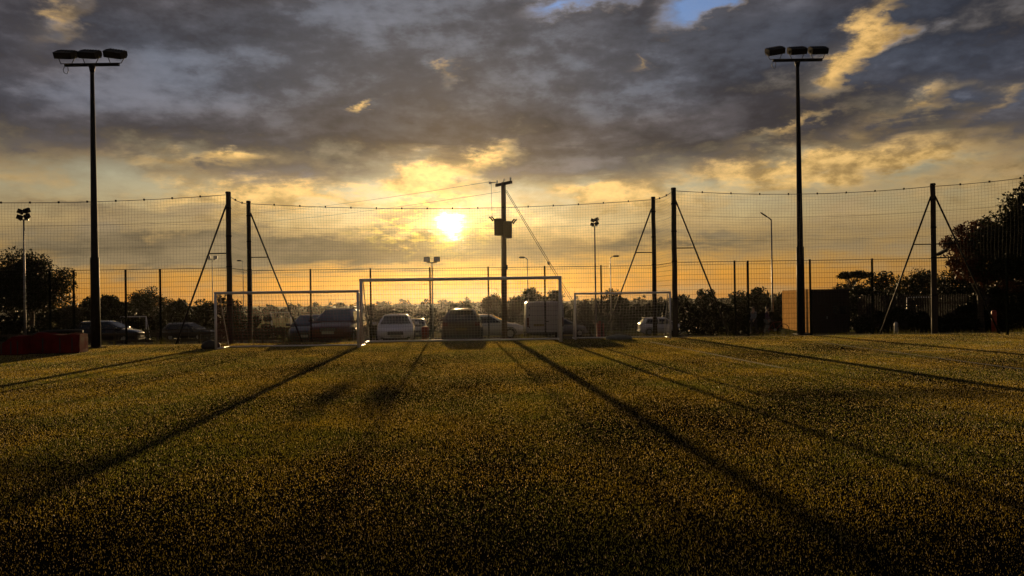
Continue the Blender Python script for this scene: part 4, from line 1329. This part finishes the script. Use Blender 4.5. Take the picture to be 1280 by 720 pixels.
# ------------------------------------------------------------------ trees
def leaf_cloud(rng, centres, spread, n, size, flat=0.75):
    """leaf sized quads scattered round clump centres"""
    C = np.asarray(centres)
    idx = rng.integers(0, len(C), n)
    sp = np.asarray(spread)[idx] if hasattr(spread, '__len__') else np.full(n, spread)
    d = rng.normal(0, 1, (n, 3))
    d /= np.linalg.norm(d, axis=1)[:, None]
    rr = rng.uniform(0, 1, n) ** 0.45
    P = C[idx] + d * (rr * sp)[:, None] * np.array([1, 1, flat])
    a = rng.normal(0, 1, (n, 3))
    a /= np.linalg.norm(a, axis=1)[:, None]
    b = np.cross(a, rng.normal(0, 1, (n, 3)))
    b /= np.linalg.norm(b, axis=1)[:, None]
    s = size * rng.uniform(0.6, 1.35, n)
    a, b = a * s[:, None] * .5, b * (s * .62)[:, None] * .5
    V = np.stack([P - a, P + b * .9 - a * .1, P + a, P - b * .9 - a * .1], axis=1)
    return V.reshape(-1, 3)


def tree(name, label, loc, H, rx, n_clump, n_leaf, leaf, seed, trunk_h=0.3, flat=0.8, mat='leaf', rt=None, lean=0.0, clump=0.30, group=None, shell=0.55, crown_z=None, top_heavy=False):
    rng = np.random.default_rng(seed)
    t = thing(name, label, 'tree', loc, 0, group)
    rt = rt or 0.028 * H
    cz = crown_z or (H * (trunk_h + 1) / 2)
    rz = H - cz
    ctr = []
    while len(ctr) < n_clump:
        d = rng.normal(0, 1, 3)
        d /= np.linalg.norm(d)
        r = rng.uniform(shell, 0.86)
        if d[2] < -0.55:
            continue
        if top_heavy and d[2] < -0.1:
            continue
        wob = 0.78 + 0.34 * math.sin(3 * math.atan2(d[1], d[0]) + seed) * rng.uniform(0.3, 1)
        ctr.append((d[0] * r * rx * wob + lean * (d[2] * r), d[1] * r * rx * wob, cz + d[2] * r * rz * (0.9 + .15 * rng.uniform(-1, 1))))
    mb = MB()
    ps, rs = [], []
    for i in range(6):
        k = i / 5
        ps.append((lean * k * .3 + rng.normal(0, .012 * H) * k, rng.normal(0, .012 * H) * k, -.1 + k * cz * .96))
        rs.append(rt * (1.25 if i == 0 else 1 - .6 * k))
    mb.tube(ps, rs, 9)
    for c in ctr[::max(1, n_clump // 26)]:
        k = rng.uniform(.45, .95)
        i = min(4, int(k * 5))
        a = Vector(ps[i]).lerp(Vector(ps[i + 1]), k * 5 - i)
        c = Vector(c)
        m_ = a.lerp(c, .5) + Vector((0, 0, .06 * H * rng.uniform(0, 1)))
        r0 = rt * rng.uniform(.25, .42)
        mb.tube([a, m_, c], [r0, r0 * .6, r0 * .2], 6)
    mb.build('trunk', M['bark'], t)
    sp = rng.uniform(.65, 1.25, n_clump) * clump * rx
    npmesh('crown', leaf_cloud(rng, ctr, sp, n_leaf, leaf, flat), 4, M[mat], t)
    return t


tree('broadleaf_tree', 'large round dark tree at the left picture edge behind a lamp column', (-30.0, 46.5, gz(46.5)), 6.35, 3.0, 70, 26000, .15, 1, .12, clump=.27, shell=.45)
tree('broadleaf_tree', 'red brown leafed tree leaning in at the right edge above the palisade fence', (23.0, 36.5, gz(36.5)), 6.3, 2.2, 60, 14000, .14, 4, .12, mat='leaf_red', clump=.24, shell=.35)
tree('broadleaf_tree', 'tall dense black looking tree at the right picture edge', (24.3, 34.0, gz(34)), 7.7, 2.9, 120, 70000, .17, 5, .06, clump=.30, shell=.2)
tree('broadleaf_tree', 'dark bushy tree just right of the lone tall pole', (31.6, 52.0, gz(52)), 4.9, 1.9, 40, 9000, .16, 6, .1, clump=.32)
tree('broadleaf_tree', 'round topped dark tree behind the lone tall pole', (37.6, 68.0, gz(68)), 5.9, 3.6, 50, 9000, .22, 7, .12, clump=.28)
tree('broadleaf_tree', 'wide dark tree left of the lone tall pole', (31.0, 66.0, gz(66)), 4.5, 2.3, 40, 6000, .22, 8, .12, clump=.3)
tree('pine_tree', 'flat topped pine standing above the tree line behind the right fence', (42.3, 92.0, gz(92)), 7.5, 2.6, 26, 5000, .24, 9, .72, flat=.4, crown_z=6.45, clump=.26, shell=.3, top_heavy=True)
tree('broadleaf_tree', 'small round tree above the hedge line left of the right mast', (25.9, 100.0, gz(100)), 6.4, 1.9, 30, 3600, .26, 10, .2, clump=.33)
tree('broadleaf_tree', 'dark feathery tree behind the left floodlight mast', (-40.5, 75.0, gz(75)), 4.8, 2.4, 34, 6000, .24, 12, .15, clump=.3)
tree('broadleaf_tree', 'low round tree between the left mast and the left pole pair', (-46.0, 95.0, gz(95)), 6.6, 4.2, 40, 7000, .26, 13, .12, clump=.28)
tree('broadleaf_tree', 'bushy tree left of the brown four by four in the hazy tree line', (-14.6, 90.0, gz(90)), 3.6, 1.5, 26, 3600, .24, 14, .15, clump=.33)
tree('broadleaf_tree', 'tree beside the utility pole in the hazy tree line', (-3.2, 118.0, gz(118)), 6.2, 2.2, 26, 3600, .28, 15, .2, clump=.33)
tree('broadleaf_tree', 'round tree in the hazy tree line just right of the utility pole', (3.2, 124.0, gz(124)), 7.5, 2.7, 30, 4200, .28, 16, .25, clump=.33)
tree('broadleaf_tree', 'open branched tree above the white van in the hazy tree line', (6.4, 116.0, gz(116)), 6.8, 2.4, 22, 2600, .28, 17, .25, clump=.34)
tree('broadleaf_tree', 'round tree above the small right goal', (14.7, 100.0, gz(100)), 4.8, 1.8, 28, 3600, .26, 18, .15, clump=.33)


def wood(name, label, pts, leaf, mat, seed, per_m=120, cat='woodland'):
    """a belt of foliage that reads as one mass: pts (x, y, top z, half depth)"""
    rng = np.random.default_rng(seed)
    C, S, L = [], [], 0
    for (x0, y0, z0, w0), (x1, y1, z1, w1) in zip(pts, pts[1:]):
        l = math.hypot(x1 - x0, y1 - y0)
        n = max(2, int(l / (0.45 if leaf < .25 else 0.8)))
        L += l
        for i in range(n):
            k = (i + rng.uniform()) / n
            x, y = x0 + (x1 - x0) * k, y0 + (y1 - y0) * k
            zt_ = z0 + (z1 - z0) * k
            g = gz(y)
            hh = (zt_ - g) * (0.78 + 0.16 * math.sin(x * .5 + seed) + 0.12 * math.sin(x * 1.3 + 2 * seed) + rng.uniform(-.10, .16))
            w = w0 + (w1 - w0) * k
            for f in np.arange(.10, .95, .21):
                C.append((x + rng.normal(0, .3), y + rng.normal(0, w * .5), g + hh * f))
                S.append(max(.35, min(1.3, hh * .24)) * rng.uniform(.7, 1.25))
    o = npmesh(name, leaf_cloud(rng, C, np.array(S), int(2.2 * per_m * L), leaf, .85), 4, M[mat])
    return tag(o, label, cat, kind='stuff')


wood('hedge', 'dark hedge behind the two people left of the timber shed', [(11.2, 49.5, .5, .8), (12.6, 49.5, 1.05, .9), (15.2, 49.8, 1.4, .9), (17.9, 50.5, 1.0, .9)], .14, 'hedge_leaf', 21, 1500, 'hedge')
wood('hedge', 'dark undergrowth below the right trees behind the palisade fence', [(22.5, 51.5, 1.5, 1.2), (26, 51.5, 1.9, 1.2), (29, 52, 1.5, 1.2), (36, 52, 1.9, 1.2), (46, 53, 2.2, 1.2)], .2, 'hedge_leaf', 22, 700, 'hedge')
wood('hedge', 'dark shrubs below the big left tree behind the red covered boxes', [(-37, 43.5, .7, 1), (-31, 43, .9, 1), (-26.3, 44, .4, .8)], .17, 'hedge_leaf', 23, 900, 'hedge')
wood('woodland', 'dark belt of trees along the left horizon', [(-80, 82, 3.4, 3), (-56, 80, 3.0, 3), (-48, 80, 2.2, 3), (-40, 80, 2.0, 3), (-32, 80, 2.0, 3), (-27, 82, .8, 3)], .30, 'leaf_far', 24, 800)
wood('woodland', 'hazy belt of trees behind the cars below the sun', [(-30, 124, .2, 3), (-23, 122, .5, 3), (-17, 120, 1.0, 3), (-12, 118, .2, 3), (-6, 116, 1.0, 3), (2, 114, 1.8, 3), (10, 114, 1.6, 3), (24, 112, 1.6, 3)], .34, 'leaf_far', 25, 700)
wood('woodland', 'belt of trees along the horizon right of the small goal', [(20, 128, 1.4, 4), (32, 124, 1.2, 4), (44, 116, 2.8, 4), (54, 108, 3.6, 4), (66, 104, 3.8, 4), (90, 100, 4.2, 4)], .45, 'leaf_far', 26, 600)
wood('woodland', 'far faint wood on the low ground beyond the fields', [(-150, 420, 1.0, 12), (-60, 440, 2.5, 12), (40, 430, 2.2, 12), (170, 420, 3.0, 12)], 1.4, 'leaf_far', 27, 60)
wood('hedge', 'low hedge across the field beyond the left goal', [(-32, 84, -1.2, 1), (-22, 86, -1.1, 1), (-13, 86, -1.5, 1)], .26, 'leaf_far', 28, 260, 'hedge')

wood('hedge', 'black looking low hedge at the foot of the palisade fence on the right', [(21.5, 46, .35, .8), (24, 45.5, .75, .9), (28, 44.5, .55, .9), (34, 43, .9, .9)], .14, 'hedge_leaf', 29, 1300, 'hedge')

wood('hedge', 'dense dark shrubs at the foot of the tall right edge tree', [(22.2, 38.0, 2.2, .8), (24.5, 37.0, 3.4, .9), (28, 36.0, 3.6, .9)], .15, 'hedge_leaf', 31, 2200, 'hedge')

# far low hills
mb = MB()
n = 60
for j, (dy, f) in enumerate(((0, 0), (80, 1), (190, 0))):
    for i in range(n + 1):
        x = -1300 + 2600 * i / n
        mb.v.append((x, 640 + dy + 20 * math.sin(i * .7), -7.5 + f * (8.6 + 1.0 * math.sin(i * .37 + 1) + 0.6 * math.sin(i * .91))))
for j in range(2):
    for i in range(n):
        mb.face((j * (n + 1) + i, j * (n + 1) + i + 1, (j + 1) * (n + 1) + i + 1, (j + 1) * (n + 1) + i), True)
tag(mb.build('hills', M['hill']), kind='structure')

# ------------------------------------------------------------------ evening haze
hm = bpy.data.materials.new('haze')
hm.use_nodes = True
hn = Nodes(hm.node_tree)
pv = hn.n('ShaderNodeVolumePrincipled')
pv.inputs['Color'].default_value = (0.95, 0.93, 0.90, 1)
pv.inputs['Density'].default_value = 0.000042
pv.inputs['Anisotropy'].default_value = 0.86
ho = hn.n('ShaderNodeOutputMaterial')
hn.t.links.new(pv.outputs[0], ho.inputs['Volume'])
hz = MB().box((0, 300, 1.5), (3000, 1240, 23.0)).build('haze', hm)
tag(hz, 'thin golden evening haze over the fields', 'haze', kind='stuff')
